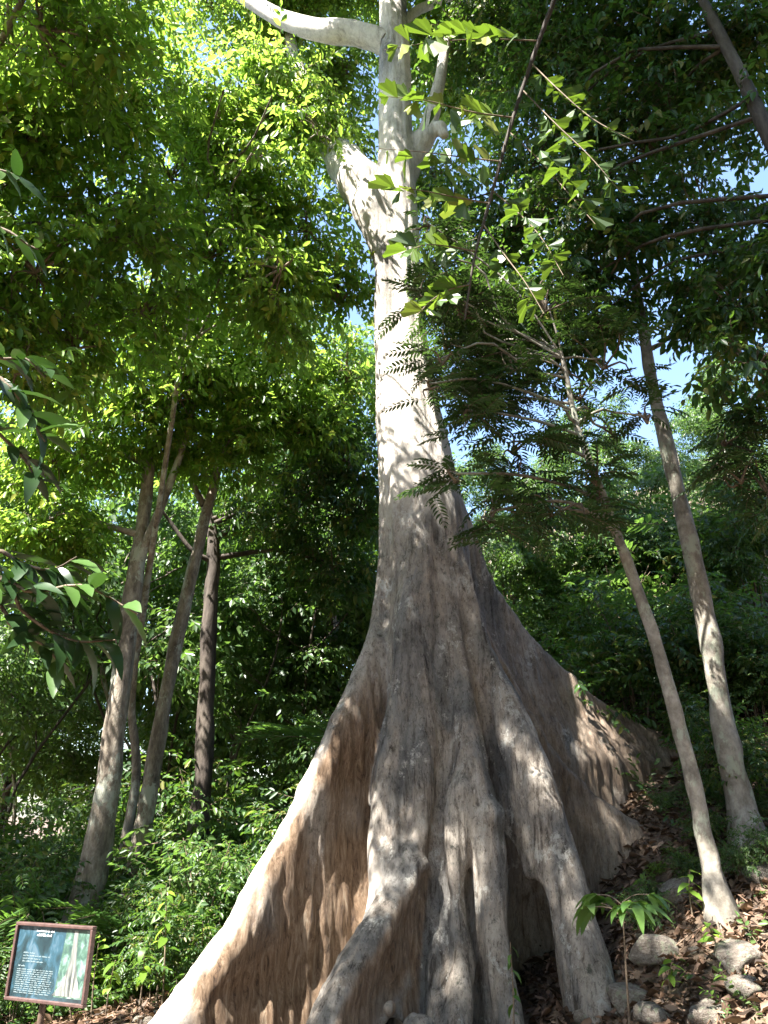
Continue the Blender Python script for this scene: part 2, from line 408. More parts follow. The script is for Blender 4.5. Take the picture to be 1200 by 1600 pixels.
def build_giant_tree():
    fins = []
    for pix, w, win in FINS:
        q = np.array([P(*p) for p in pix])
        w = np.broadcast_to(np.asarray(w, float), (len(q),))
        so = np.argsort(q[:, 2]); q, w = q[so], w[so]
        fins.append((q, w, win))
    for d, R in BACK:
        zz = np.linspace(-1, 4.5, 12)
        rr = 0.35 + R * np.exp(-(zz + 0.6) / 1.1)
        fins.append((np.stack([0.6 + d[0] * rr, TY + d[1] * rr, zz], 1), np.full(len(zz), 0.13), 0.13))
    # carved hollows: capsules (a, b, radius)
    holes = [(P(690, 1300, 8.05), P(688, 1400, 7.92), 0.03, 0.09), (P(688, 1400, 7.92), P(686, 1475, 7.85), 0.09, 0.07),
             (P(752, 1080, 8.42), P(788, 1200, 8.36), 0.03, 0.07),
             (P(788, 1190, 8.55), P(822, 1370, 8.45), 0.06, 0.25), (P(822, 1370, 8.45), P(838, 1700, 8.2), 0.25, 0.36),
             (P(818, 1370, 8.6), P(826, 1720, 8.75), 0.22, 0.4), (P(838, 1400, 8.1), P(862, 1720, 7.72), 0.14, 0.30), (P(840, 1440, 8.4), P(850, 1720, 8.3), 0.2, 0.34),
             (np.array([1.0, 8.85, 1.2]), np.array([1.0, 8.85, -0.9]), 0.25, 0.42), (np.array([1.55, 8.9, 1.35]), np.array([1.6, 8.95, -0.9]), 0.2, 0.5),
             (P(634, 1535, 7.75), P(622, 1556, 7.65), 0.07, 0.07),
             (P(600, 1600, 7.9), P(640, 1690, 7.6), 0.16, 0.16)]
    knobs = [(P(722, 1238, 8.03), 0.10), (P(768, 1275, 7.95), 0.12), (P(663, 1352, 7.93), 0.05),
             (P(655, 1612, 7.45), 0.14), (P(610, 1575, 7.5), 0.06), (P(688, 200, 8.86), 0.11), (P(694, 210, 8.84), 0.08),
             (P(840, 1225, 8.05), 0.10)]
    limbs = [  # capsule chains grown out of the stem
        ([(P(612, 400, 9.0), 0.28), (P(588, 330, 8.97), 0.33), (P(562, 285, 9.0), 0.33), (P(542, 258, 9.2), 0.30), (P(526, 238, 9.5), 0.26)]),
        ([(P(640, 270, 9.0), 0.14), (P(662, 220, 8.95), 0.14), (P(677, 172, 8.97), 0.13)]),
    ]
    h = 0.02
    ox, oy, oz = -2.7, 6.7, -0.9

    def field(x, y, z):
        """x, y 2-D arrays of one slice; returns field value and index of the nearest buttress"""
        cx, r = tree_x(z), tree_r(z)
        ang = np.arctan2(y - TY, x - cx)
        fl = 0.022 * np.cos(ang * 9 + 1.5 * math.sin(z * 0.5) + z * 0.15) + 0.012 * np.cos(ang * 17 + z * 0.3)
        fl = fl * (0.35 + 0.65 * float(smooth(7.5, 4.0, z) if z > 4 else 1)) if z < 8 else fl * 0.3
        core = np.hypot(x - cx, y - TY) - r - fl
        best = np.full(x.shape, 9.0, np.float32); idx = np.full(x.shape, -1, np.int16)
        d = core
        lump = 0.03 * vnoise(x * 1.7, y * 1.7, x * 0 + z * 0.9) + 0.016 * vnoise(x * 5, y * 5, x * 0 + z * 1.5) + 0.010 * vnoise(x * 11, y * 11, x * 0 + z * 2.2)
        if z < 6.3:
            for k, (q, w, win) in enumerate(fins):
                top = q[-1, 2]
                ww, f = float(np.interp(z, q[:, 2], w)), 0.0
                if z > top:
                    f = (z - top) / 1.2
                    if f > 1: continue
                    ww = ww * (1 - 0.75 * f)
                qx, qy = np.interp(z, q[:, 2], q[:, 0]), np.interp(z, q[:, 2], q[:, 1])
                if f > 0:
                    l_ = math.hypot(qx - cx, qy - TY)
                    g_ = 1 + f * ((r - 0.10) / l_ - 1)
                    qx, qy = cx + (qx - cx) * g_, TY + (qy - TY) * g_
                # small sideways meander of each ridge
                vx, vy = qx - cx, qy - TY
                L2 = vx * vx + vy * vy + 1e-6
                L = math.sqrt(L2)
                px, py = -vy / L, vx / L
                t = np.clip(((x - cx) * vx + (y - TY) * vy) / L2, 0, 1)
                m = 0.05 * np.sin(t * 4.5 + k * 1.7 + z * 0.9) * t * (1 - t) * 4 * min(1, L / 1.4)
                ex, ey = x - (cx + vx * t + px * m), y - (TY + vy * t + py * m)
                rad = ww + ((min(ww, win) if k != 3 else min(win, ww * 1.5)) - ww) * (1 - np.abs(2 * np.clip(t, 0.5, 1) - 1))
                rad = rad + 0.02 * np.sin(z * 3.1 + k * 2.1) * t
                df = np.hypot(ex, ey) - rad
                sel = df < best
                best = np.where(sel, df, best); idx = np.where(sel & (df < core - 0.03), k, idx)
                kk = 0.2 if k in (1, 3, 5) else 0.13
                hh = np.clip(0.5 + 0.5 * (df - d) / kk, 0, 1)
                d = df * (1 - hh) + d * hh - kk * hh * (1 - hh)
        d = d + lump * (1.0 if z < 5 else 0.55)
        def cap(a, b, ra, rb):
            ab = b - a
            t = np.clip(((x - a[0]) * ab[0] + (y - a[1]) * ab[1] + (z - a[2]) * ab[2]) / (ab @ ab + 1e-9), 0, 1)
            return np.sqrt((x - a[0] - t * ab[0]) ** 2 + (y - a[1] - t * ab[1]) ** 2 + (z - a[2] - t * ab[2]) ** 2) - (ra + (rb - ra) * t)
        def smin(a, b, kk):
            hh = np.clip(0.5 + 0.5 * (b - a) / kk, 0, 1)
            return b * (1 - hh) + a * hh - kk * hh * (1 - hh)
        for c, rr in knobs:
            if abs(z - c[2]) < rr + 0.25:
                d = smin(d, np.sqrt((x - c[0]) ** 2 + (y - c[1]) ** 2 + (z - c[2]) ** 2) - rr, 0.10)
        for chain in limbs:
            for (a, ra), (b, rb) in zip(chain[:-1], chain[1:]):
                if min(a[2], b[2]) - 0.6 < z < max(a[2], b[2]) + 0.6:
                    d = smin(d, cap(a, b, ra, rb), 0.14)
        for a, b, rr, r2 in holes:
            if min(a[2], b[2]) - 0.4 < z < max(a[2], b[2]) + 0.4:
                hd = -cap(a, b, rr, r2)
                kk = 0.08
                hh = np.clip(0.5 - 0.5 * (hd - d) / kk, 0, 1)
                d = hd * (1 - hh) + d * hh + kk * hh * (1 - hh)
        return d.astype(np.float32), idx

    def block(ix0, ix1, iy0, iy1, iz0, iz1):
        xs = ox + h * np.arange(ix0, ix1); ys = oy + h * np.arange(iy0, iy1)
        X, Y = np.meshgrid(xs, ys, indexing='ij')
        X = X.astype(np.float32); Y = Y.astype(np.float32)
        nz = iz1 - iz0
        D = np.empty((nz,) + X.shape, np.float32); I = np.empty((nz,) + X.shape, np.int16)
        for k in range(nz):
            D[k], I[k] = field(X, Y, oz + h * (iz0 + k))
        S = D < 0
        c = S[:-1, :-1, :-1].astype(np.int8)
        for a in (0, 1):
            for b in (0, 1):
                for e in (0, 1):
                    if a or b or e:
                        c = c + S[a:a + nz - 1, b:b + S.shape[1] - 1, e:e + S.shape[2] - 1]
        act = (c > 0) & (c < 8)
        kz, kx, ky = np.nonzero(act)
        pos = np.zeros((len(kz), 3)); cnt = np.zeros(len(kz))
        corners = [(a, b, e) for a in (0, 1) for b in (0, 1) for e in (0, 1)]
        val = {q: D[kz + q[0], kx + q[1], ky + q[2]] for q in corners}
        for q in corners:
            for ax_ in range(3):
                if q[ax_] == 0:
                    q2 = tuple(1 if i == ax_ else v for i, v in enumerate(q))
                    v0, v1 = val[q], val[q2]
                    cr = (v0 < 0) != (v1 < 0)
                    t = np.where(cr, v0 / np.where(cr, v0 - v1, 1), 0)
                    pt = np.array(q, float)[None].repeat(len(kz), 0)
                    pt[:, ax_] += t
                    pos += pt * cr[:, None]; cnt += cr
        pos /= cnt[:, None]
        gx, gy, gz = kx + ix0, ky + iy0, kz + iz0
        V = np.stack([ox + h * (gx + pos[:, 1]), oy + h * (gy + pos[:, 2]), oz + h * (gz + pos[:, 0])], 1)
        vid = np.full(act.shape, -1, np.int64); vid[kz, kx, ky] = np.arange(len(kz))
        faces = []
        # an edge along one axis that changes sign makes a quad of its four cells
        Sz = S[:-1, 1:-1, 1:-1] != S[1:, 1:-1, 1:-1]
        z_, x_, y_ = np.nonzero(Sz); x_ += 1; y_ += 1
        f = np.stack([vid[z_, x_ - 1, y_ - 1], vid[z_, x_, y_ - 1], vid[z_, x_, y_], vid[z_, x_ - 1, y_]], 1)
        fl_ = S[z_, x_, y_]; f[~fl_] = f[~fl_][:, ::-1]; faces.append(f)
        Sx = S[1:-1, :-1, 1:-1] != S[1:-1, 1:, 1:-1]
        z_, x_, y_ = np.nonzero(Sx); z_ += 1; y_ += 1
        f = np.stack([vid[z_ - 1, x_, y_ - 1], vid[z_ - 1, x_, y_], vid[z_, x_, y_], vid[z_, x_, y_ - 1]], 1)
        fl_ = S[z_, x_, y_]; f[~fl_] = f[~fl_][:, ::-1]; faces.append(f)
        Sy = S[1:-1, 1:-1, :-1] != S[1:-1, 1:-1, 1:]
        z_, x_, y_ = np.nonzero(Sy); z_ += 1; x_ += 1
        f = np.stack([vid[z_ - 1, x_ - 1, y_], vid[z_, x_ - 1, y_], vid[z_, x_, y_], vid[z_ - 1, x_, y_]], 1)
        fl_ = S[z_, x_, y_]; f[~fl_] = f[~fl_][:, ::-1]; faces.append(f)
        key = (gz.astype(np.int64) * 4096 + gx) * 4096 + gy
        return V, np.concatenate(faces), key, I[kz, kx, ky]

    zs = int((6.4 - oz) / h)
    A = block(0, 385, 0, 232, 0, zs)
    x0, x1 = int((-1.4 - ox) / h), int((1.4 - ox) / h)
    y0, y1 = int((8.2 - oy) / h), int((9.9 - oy) / h)
    B = block(x0, x1, y0, y1, zs - 2, int((17.5 - oz) / h))
    V = np.concatenate([A[0], B[0]]); key = np.concatenate([A[2], B[2]]); fin = np.concatenate([A[3], B[3]])
    F = np.concatenate([A[1], B[1] + len(A[0])])
    F = F[(F >= 0).all(1)]
    u, first, inv = np.unique(key, return_index=True, return_inverse=True)
    V, fin, F = V[first], fin[first], inv[F]
    F = F[np.unique(np.sort(F, 1), axis=0, return_index=True)[1]]
    # normals
    def normals(V):
        fn = np.cross(V[F[:, 2]] - V[F[:, 0]], V[F[:, 3]] - V[F[:, 1]])
        N = np.zeros_like(V)
        for k in range(4): np.add.at(N, F[:, k], fn)
        return N / (np.linalg.norm(N, axis=1, keepdims=True) + 1e-9)
    # relax the stair-steps of the grid
    for _ in range(3):
        acc = np.zeros_like(V); c = np.zeros(len(V))
        for k in range(4):
            a, b = F[:, k], F[:, (k + 1) % 4]
            np.add.at(acc, a, V[b]); np.add.at(acc, b, V[a]); np.add.at(c, a, 1); np.add.at(c, b, 1)
        V = V * 0.5 + 0.5 * acc / np.maximum(c, 1)[:, None]
    N = normals(V)
    if np.mean(np.einsum('ij,ij->i', N[:, :2], V[:, :2] - np.stack([tree_x(V[:, 2]), np.full(len(V), TY)], 1))) < 0:
        F = F[:, ::-1]; N = -N
    low = smooth(7.0, 4.0, V[:, 2])
    x, y, z = V.T
    # raw fibrous bark: camera side of the left buttress and the lower hollows
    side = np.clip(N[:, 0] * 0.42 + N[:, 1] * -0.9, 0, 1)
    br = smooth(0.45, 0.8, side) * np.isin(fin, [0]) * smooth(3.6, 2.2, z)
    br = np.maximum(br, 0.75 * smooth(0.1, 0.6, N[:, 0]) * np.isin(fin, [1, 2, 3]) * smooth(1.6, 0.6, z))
    br = np.maximum(br, 0.6 * (fin == 8) * smooth(4.3, 3.0, z))  # brown mottling of the rear right buttresses, deepened to stand in for shade
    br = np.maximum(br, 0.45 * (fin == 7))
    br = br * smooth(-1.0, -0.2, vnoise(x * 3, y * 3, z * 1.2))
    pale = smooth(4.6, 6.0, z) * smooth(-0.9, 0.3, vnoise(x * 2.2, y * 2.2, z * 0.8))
    pale = np.maximum(pale, 0.9 * smooth(0.15, 0.6, -N[:, 0] + 0.6 * N[:, 2]) * (fin == 0) * smooth(2.6, 1.9, z))  # sun-facing side of the left ridge paled: sunlight painted into the bark
    pale = np.maximum(pale, 0.7 * smooth(0.3, 0.7, -N[:, 0]) * (fin == 1) * smooth(1.6, 1.1, z))  # painted sunlight again, on the left face of the next fold
    dis = 0.012 * vnoise(x * 17, y * 17, z * 2.0) * low + 0.007 * vnoise(x * 30, y * 30, z * 4.5)
    dis += 0.022 * br * vnoise(x * 13 + z * 2, y * 13, z * 2.2 + 9)
    V = V + N * dis[:, None]
    N = normals(V)

    root = thing('buttressed_tree', 'giant pale trunk with flaring buttress roots in the middle of the forest', 'tree', (0.6, TY, -0.3))
    off = np.array(root.location)
    fin[(z > 4.6)] = -1
    ff = fin[F[:, 0]]
    for k in np.unique(ff):            # stray islands of a buttress go back to the trunk
        if k < 0: continue
        ids = np.nonzero(ff == k)[0]
        lab = np.full(len(V), len(V), np.int64)
        q = F[ids]; lab[q.ravel()] = q.ravel()
        for _ in range(4000):
            m = lab[q].min(1); old = lab[q].copy()
            for c_ in range(4): np.minimum.at(lab, q[:, c_], m)
            if (lab[q] == old).all(): break
        fl = lab[q[:, 0]]
        u_, n_ = np.unique(fl, return_counts=True)
        ff[ids[fl != u_[np.argmax(n_)]]] = -1
    for k in np.unique(ff):
        fs = F[ff == k]
        vid, inv = np.unique(fs, return_inverse=True)
        mb = MB(); mb.add(V[vid] - off, inv.reshape(-1, 4))
        nm = 'trunk' if k < 0 else 'buttress_root'
        me = mb.mesh(nm, BARK_GIANT)
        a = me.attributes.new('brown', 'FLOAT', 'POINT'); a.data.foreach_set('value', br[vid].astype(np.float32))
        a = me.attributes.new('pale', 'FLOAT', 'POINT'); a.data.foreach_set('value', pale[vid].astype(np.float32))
        me.normals_split_custom_set_from_vertices(N[vid].astype(np.float32).tolist())
        o = link(nm, me, root)
        if k == 0: o['label'] = 'left buttress with sunlit pale ridge and raw brown side'
        if k == 8: o['label'] = 'dark buttress sweeping back up the slope'
    return root
GIANT = build_giant_tree()

# ------------------------------------------------------------------ foliage
def leaf_t(kind, L, W):
    """one leaf: base at the origin, tip along +X, folded along the midrib"""
    if kind == 2:      # two triangles
        return np.array([[0, 0, 0], [0.45 * L, W / 2, 0.08 * W], [L, 0, -0.1 * L], [0.45 * L, -W / 2, 0.08 * W]]), [np.array([[0, 2, 1], [0, 3, 2]])]
    c = 0.18 * W
    V = np.array([[0, 0, 0], [0.28 * L, W * 0.46, c], [0.62 * L, W * 0.44, c * 0.6], [L, 0, -0.14 * L], [0.62 * L, -W * 0.44, c * 0.6], [0.28 * L, -W * 0.46, c]])
    return V, [np.array([[0, 3, 2, 1], [0, 5, 4, 3]])]

def euler_m(yaw, pitch, roll):
    return rotm(np.array([yaw]), np.array([pitch]), np.array([roll]))[0]

def spray_simple(rs, n, L, W, kind, gap=0.42, spread=0.95, droop=0.12, twig=0.004):
    """a twig with alternate leaves; returns verts, [tris/quads], per-vertex var, twig verts, twig faces"""
    Vs, Fs, As, k = [], [], [], 0
    LS = n * L * gap
    for i in range(n):
        t = (i + 0.6) / n
        s = 1 if i % 2 else -1
        last = i == n - 1
        size = rs.uniform(0.75, 1.15) * (0.8 + 0.4 * math.sin(t * 3.0))
        v, f = leaf_t(kind, L * size, W * size)
        yaw = (0 if last else s * (spread + rs.uniform(-.3, .3)) * (1 - 0.35 * t))
        R = euler_m(yaw, rs.uniform(-1.15, 0.15), rs.uniform(-0.9, 0.9))
        p = np.array([LS * t, 0, -droop * LS * t * t])
        Vs.append(v @ R.T + p); As.append(np.full(len(v), rs.uniform(0, 1)))
        Fs.append(f[0] + k); k += len(v)
    tv = np.array([[0, twig, 0], [0, -twig, 0], [0, 0, -twig * 1.5], [LS, 0, -droop * LS]])
    tf = np.array([[0, 1, 3], [1, 2, 3], [2, 0, 3]])
    return np.concatenate(Vs), [np.concatenate(Fs)], np.concatenate(As), tv, tf

def spray_pinnate(rs, n, L, W, kind, step=0.55, droop=0.25, twig=0.004, ang=1.15, taper=0.5, sag=0.2):
    """a feather-shaped leaf: leaflets in opposite pairs"""
    Vs, Fs, As, k = [], [], [], 0
    LS = n * L * step
    base = rs.uniform(0.1, 0.8)
    for i in range(n):
        t = (i + 0.8) / n
        sz = (1 - taper * abs(2 * t - 0.9) ** 2)
        for s in (-1, 1):
            v, f = leaf_t(kind, L * sz * rs.uniform(0.9, 1.1), W * sz)
            a = s * (ang - 0.35 * t + rs.uniform(-.12, .12))
            if i == n - 1: a *= 0.45
            R = euler_m(a, -sag + rs.uniform(-.2, .15), -s * 0.2 + rs.uniform(-.25, .25))
            p = np.array([LS * t * (1 - 0.12 * droop * t), 0, -droop * LS * t * t])
            Vs.append(v @ R.T + p); As.append(np.full(len(v), np.clip(base + rs.uniform(-.15, .2), 0, 1)))
            Fs.append(f[0] + k); k += len(v)
    tv, tf = [], []
    m = 4
    for q in range(m):
        t = q / (m - 1)
        c = np.array([LS * t * (1 - 0.12 * droop * t), 0, -droop * LS * t * t]); w = twig * (1 - 0.8 * t)
        tv += [c + [0, w, 0], c + [0, -w, 0], c + [0, 0, -1.6 * w]]
        if q:
            b = 3 * (q - 1)
            for e in range(3):
                tf.append([b + e, b + (e + 1) % 3, b + 3 + (e + 1) % 3, b + 3 + e])
    return np.concatenate(Vs), [np.concatenate(Fs)], np.concatenate(As), np.array(tv), np.array(tf)

def scatter(mb, temps, pos, yaw, pitch, roll, scale, rs, leafmat=0, twigmat=1, vjit=0.4):
    n = len(pos)
    if n == 0: return
    which = rs.integers(0, len(temps), n)
    R = rotm(yaw, pitch, roll)
    for k, (V, Fl, A, tv, tf) in enumerate(temps):
        s = np.nonzero(which == k)[0]
        if not len(s): continue
        m = len(V)
        VV = np.einsum('nij,mj->nmi', R[s], V) * scale[s][:, None, None] + pos[s][:, None]
        AA = np.clip(A[None] + rs.uniform(-vjit, vjit, len(s))[:, None], 0, 1)
        off = (np.arange(len(s)) * m)[:, None, None]
        mb.add(VV.reshape(-1, 3), [(f[None] + off).reshape(-1, f.shape[1]) for f in Fl], leafmat, AA.ravel())
        if tv is not None:
            TV = np.einsum('nij,mj->nmi', R[s], tv) * scale[s][:, None, None] + pos[s][:, None]
            off = (np.arange(len(s)) * len(tv))[:, None, None]
            mb.add(TV.reshape(-1, 3), (tf[None] + off).reshape(-1, tf.shape[1]), twigmat)

# places on the big stem that the sun reaches through the canopy (no leaf clusters grow in that gap)
LIT = []
def lit(a, b, rad, prob): LIT.append((np.array(a), np.array(b), rad, prob))
lit(P(612, 300, 8.7), P(618, 420, 8.7), 0.30, 0.80)
lit(P(548, 262, 9.0), P(590, 340, 8.9), 0.85, 0.985)
lit(P(615, 450, 8.6), P(632, 720, 8.45), 0.75, 0.98)
lit(P(525, 1200, 8.3), P(285, 1600, 7.4), 0.75, 0.985)
lit(P(600, 1330, 8.0), P(598, 1430, 7.9), 0.5, 0.97)
lit(P(712, 1250, 7.9), P(702, 1370, 7.9), 0.42, 0.95)
lit(P(765, 1290, 7.95), P(772, 1400, 7.9), 0.3, 0.85)
lit(P(893, 1400, 7.9), P(912, 1500, 7.8), 0.32, 0.85)
lit(P(655, 985, 8.4), P(640, 1030, 8.4), 0.3, 0.8)
lit(P(735, 1500, 7.8), P(725, 1590, 7.7), 0.3, 0.8)
lit(P(820, 1120, 8.2), P(852, 1260, 8.0), 0.45, 0.9)
lit(P(930, 1290, 9.2), P(1020, 1345, 9.2), 0.2, 0.5)
lit(P(1080, 900, 8.6), P(1125, 1130, 8.6), 0.5, 0.9)
lit(P(600, 90, 4.4), P(660, 430, 4.75), 1.1, 0.97)
lit(P(440, 45, 9.5), P(560, 50, 9.1), 0.5, 0.9)
lit(P(1000, 1560, 6.5), P(1190, 1560, 6.0), 0.7, 0.75)
lit(P(150, 1250, 12), P(190, 1050, 12), 0.25, 0.5)
lit(P(200, 1540, 9.5), P(360, 1420, 9.5), 0.6, 0.6)

def keep_mask(pos, rs):
    keep = np.ones(len(pos), bool)
    for a, b, rad, pr in LIT:
        e = b - a
        M = np.stack([e, SUN], 1)
        sol = np.linalg.lstsq(M, (pos - a).T, rcond=None)[0]
        res = (pos - a).T - M @ sol
        hit = (sol[0] > -0.05) & (sol[0] < 1.05) & (sol[1] > 0.35) & (np.linalg.norm(res, axis=0) < rad)
        keep &= ~(hit & (rs.random(len(pos)) < pr))
    return keep

def tri_leaf_area(L, W): return 0.62 * L * W

def fill_blob(mb, rs, c, rad, temps, leaves_per, leaf_area, cover, clump=0.35, out=0.6, pitch=(-0.8, 0.25), origin=None, size=(0.65, 1.35), nsub=None, twigs=True, shell=0.5):
    """leaf sprays gathered into clumps inside an ellipsoid; thin branches run to the clumps"""
    c = np.asarray(c, float); rad = np.broadcast_to(np.asarray(rad, float), (3,))
    area = math.pi * rad[0] * rad[2]
    n = int(cover * area / (leaf_area * leaves_per * 0.5)) + 1
    K = nsub or max(5, int(n / 9))
    d = rs.normal(size=(K, 3)); d /= np.linalg.norm(d, axis=1, keepdims=True)
    sub = c + d * rad * (rs.random(K) ** shell)[:, None]
    w = rs.integers(0, K, n)
    pos = sub[w] + rs.normal(size=(n, 3)) * rad.mean() * clump * np.array([0.5, 0.5, 0.28])
    pos = pos[keep_mask(pos, rs)]
    n = len(pos)
    o = c if origin is None else np.asarray(origin)
    v = pos - o
    yaw = np.arctan2(v[:, 1], v[:, 0]) * 1.0
    yaw = np.where(rs.random(n) < out, yaw + rs.normal(0, 0.7, n), rs.uniform(-math.pi, math.pi, n))
    scatter(mb, temps, pos, yaw, rs.uniform(*pitch, n), rs.normal(0, 0.35, n), rs.uniform(*size, n), rs)
    if twigs:
        for s in sub[:: max(1, K // 14)]:
            if not keep_mask(s[None], rs)[0]: continue
            m = (c + s) / 2 + rs.normal(size=3) * rad.mean() * 0.12
            tube(mb, curve([c - (0, 0, rad[2] * 0.3), m, s], 6), np.linspace(0.018, 0.005, 6), 5, 1, cap=False)

rs_t = np.random.default_rng(11)
T_SIMPLE = [spray_simple(rs_t, 9, 0.14, 0.055, 4) for _ in range(5)]
T_SMALL = [spray_simple(rs_t, 10, 0.105, 0.045, 4) for _ in range(5)]
T_FAR = [spray_simple(rs_t, 10, 0.17, 0.08, 2) for _ in range(4)]
T_PIN = [spray_pinnate(rs_t, 9, 0.125, 0.04, 4, 0.46) for _ in range(4)]
T_MIX = T_SIMPLE + T_SMALL + [spray_simple(rs_t, 7, 0.17, 0.07, 4) for _ in range(2)]
T_PINBIG = [spray_pinnate(rs_t, 6, 0.19, 0.075, 4, 0.5) for _ in range(3)]

def rpx(r, py, Y): return r * depth(py, Y) / FPX

def grow_limb(mb, a, b, ra, rb, rs, sides=7, bend=0.12, n=9):
    a = np.asarray(a, float); b = np.asarray(b, float)
    L = np.linalg.norm(b - a)
    k1 = a * 0.66 + b * 0.34 + rs.normal(size=3) * L * bend * 0.5 + (0, 0, L * 0.07)
    k2 = a * 0.33 + b * 0.67 + rs.normal(size=3) * L * bend * 0.5 + (0, 0, L * 0.07)
    tube(mb, curve([a, k1, k2, b], n), np.linspace(ra, rb, n), sides)

def make_tree(name, label, trunk, radii, blobs, temps, lper, larea, leafm, barkm, seed, cat='tree', group=None,
              limbs=(), limb_from=0.72, sides=14, cover=4.0, limb_r=0.07, **kw):
    """trunk: list of world points (base first); blobs: (centre, radii, cover or None)"""
    rs = np.random.default_rng(seed)
    tp = np.asarray(trunk, float)
    base = tp[0].copy()
    root = thing(name, label, cat, base, group)
    n = max(24, 9 * len(tp))
    c = curve(tp, n)
    rad = np.interp(np.linspace(0, 1, n), np.linspace(0, 1, len(radii)), radii)
    mb = MB(); tube(mb, c - base, rad, sides, wob=0.24, seed=seed)
    link('trunk', mb.mesh('trunk', barkm), root)
    for pts, r0, r1 in limbs:
        mb = MB(); q = curve(pts, 5 * len(pts)); tube(mb, q - base, np.linspace(r0, r1, len(q)), 9, wob=0.15, seed=seed + 5)
        link('limb', mb.mesh('limb', barkm), root)
    mb = MB()
    for bl in blobs:
        bc, br = np.asarray(bl[0], float), bl[1]
        cv = bl[2] if len(bl) > 2 and bl[2] else cover
        # a limb from the nearest stem point below
        k = int(np.clip(limb_from * n, 0, n - 1))
        cand = c[k:]
        j = k + int(np.argmin(np.linalg.norm(cand - bc, axis=1) + np.maximum(0, cand[:, 2] - bc[2])))
        lm = MB(); a0 = c[j]
        grow_limb(lm, a0 - base, bc - base, min(rad[j] * 0.55, limb_r), 0.012, rs)
        link('limb', lm.mesh('limb', barkm), root)
        fill_blob(mb, rs, bc, br, temps, lper, larea, cv, **kw)
    for v in mb.V: v -= base.astype(np.float32)
    cr = link('crown', mb.mesh('crown', [leafm, TWIG]), root)
    return root

A_S, A_M, A_P, A_F = tri_leaf_area(.14, .055), tri_leaf_area(.105, .045), tri_leaf_area(.125, .04), 0.5 * .17 * .08

def B(px, py, Y, r, cover=None, ry=None, asp=1.0):
    R = rpx(r, py, Y)
    return (P(px, py, Y), (R, ry or R * 0.9, R * asp), cover)

# ------------------------------------------------------------------ left canopy
make_tree('canopy_tree', 'broad leafy tree at the left edge with sunlit fresh green crown', [(-5.6, 6.6, -0.7), (-5.4, 6.7, 3), (-5.0, 7.0, 7), (-4.6, 7.4, 11)], [0.2, 0.17, 0.14, 0.07],
          [B(60, 60, 7.0, 120), B(190, 30, 7.4, 100), B(40, 230, 6.6, 110), B(150, 180, 6.9, 110), B(60, 400, 6.8, 110), B(170, 350, 7.2, 110), B(30, 560, 7, 90), B(120, 520, 7.8, 100), B(-60, 150, 6.4, 130, 2), B(-70, 450, 6.6, 120, 2), B(-170, 250, 6.2, 120, 1.5), ((-1.9, 4.5, 12.4), 1.2, 2.4), ((-0.8, 4.2, 12.2), 1.1, 2.4), ((-4.7, 3.5, 10.6), 1.2, 1.9), ((-3.5, 4.0, 10.3), 1.0, 2.3), ((-5.6, 3.2, 11.2), 1.2, 1.7), ((-3.7, 5.4, 9.7), 0.8, 1.9), ((-3.8, 5.2, 11.0), 0.9, 2.1), ((-3.6, 5.3, 12.4), 0.9, 2.0), ((-2.6, 4.6, 11.0), 0.9, 2.0), ((-3.0, 3.4, 9.6), 0.8, 2.0)],  # clumps given by world position are added overhead to cast shade
          T_MIX, 9, A_S * 0.85, LEAF, BARK_GREY, 21, limb_from=0.4, cover=1.9)
make_tree('canopy_tree', 'slender understory tree with the brightest yellow green crown left of the giant trunk', [np.array([-4.6, 13.6, -1.1]), P(210, 1240, 13.6), P(205, 1100, 13.3), P(222, 960, 12.6), P(262, 700, 11), P(300, 430, 9.8), P(330, 150, 9.2)], [0.12, 0.08, 0.07, 0.06, 0.045, 0.035, 0.02],
          [B(340, 170, 8.8, 95, 3.2), B(270, 260, 8.6, 90), B(400, 260, 8.8, 95), B(480, 340, 9.3, 85), B(330, 380, 8.6, 100), B(440, 400, 8.0, 85, 2.2), B(425, 150, 6.9, 60, 2.0), B(350, 140, 6.9, 50, 1.4), B(400, 230, 7.0, 60, 1.8), B(430, 470, 9, 80), B(475, 165, 8.5, 60, 2.6), B(435, 105, 8.8, 55, 2.0), B(230, 470, 8.6, 90), B(520, 215, 9.8, 60, 2.4), B(500, 205, 8.4, 42, 3.0), B(455, 160, 9.0, 55, 2.4), B(530, 460, 9.6, 65)],
          T_MIX, 9, A_S * 0.85, LEAF, BARK_GREY, 22, limb_from=0.5, cover=1.9)
A_base = P(130, 1400, 12)
make_tree('forest_tree', 'thick mottled grey trunk behind the signboard, forking below the canopy', [np.array([-4.55, 12, -1.2]), P(150, 1340, 12), P(180, 1130, 12), P(207, 930, 12), P(232, 740, 12), P(245, 560, 12)], [0.34, 0.2, 0.18, 0.145, 0.1, 0.055],
          [B(160, 640, 11.5, 110), B(280, 600, 11.2, 100), B(90, 700, 11.5, 100), B(240, 500, 11, 100), B(330, 520, 11.5, 90), B(60, 820, 11.5, 80, 2.6)],
          T_MIX, 9, A_S * 0.85, LEAF, BARK_GREY, 23, limb_from=0.7, cover=1.9,
          limbs=[([P(208, 900, 12), P(232, 840, 11.9), P(258, 775, 11.8), P(285, 700, 11.7), P(310, 600, 11.6)], 0.10, 0.04)])
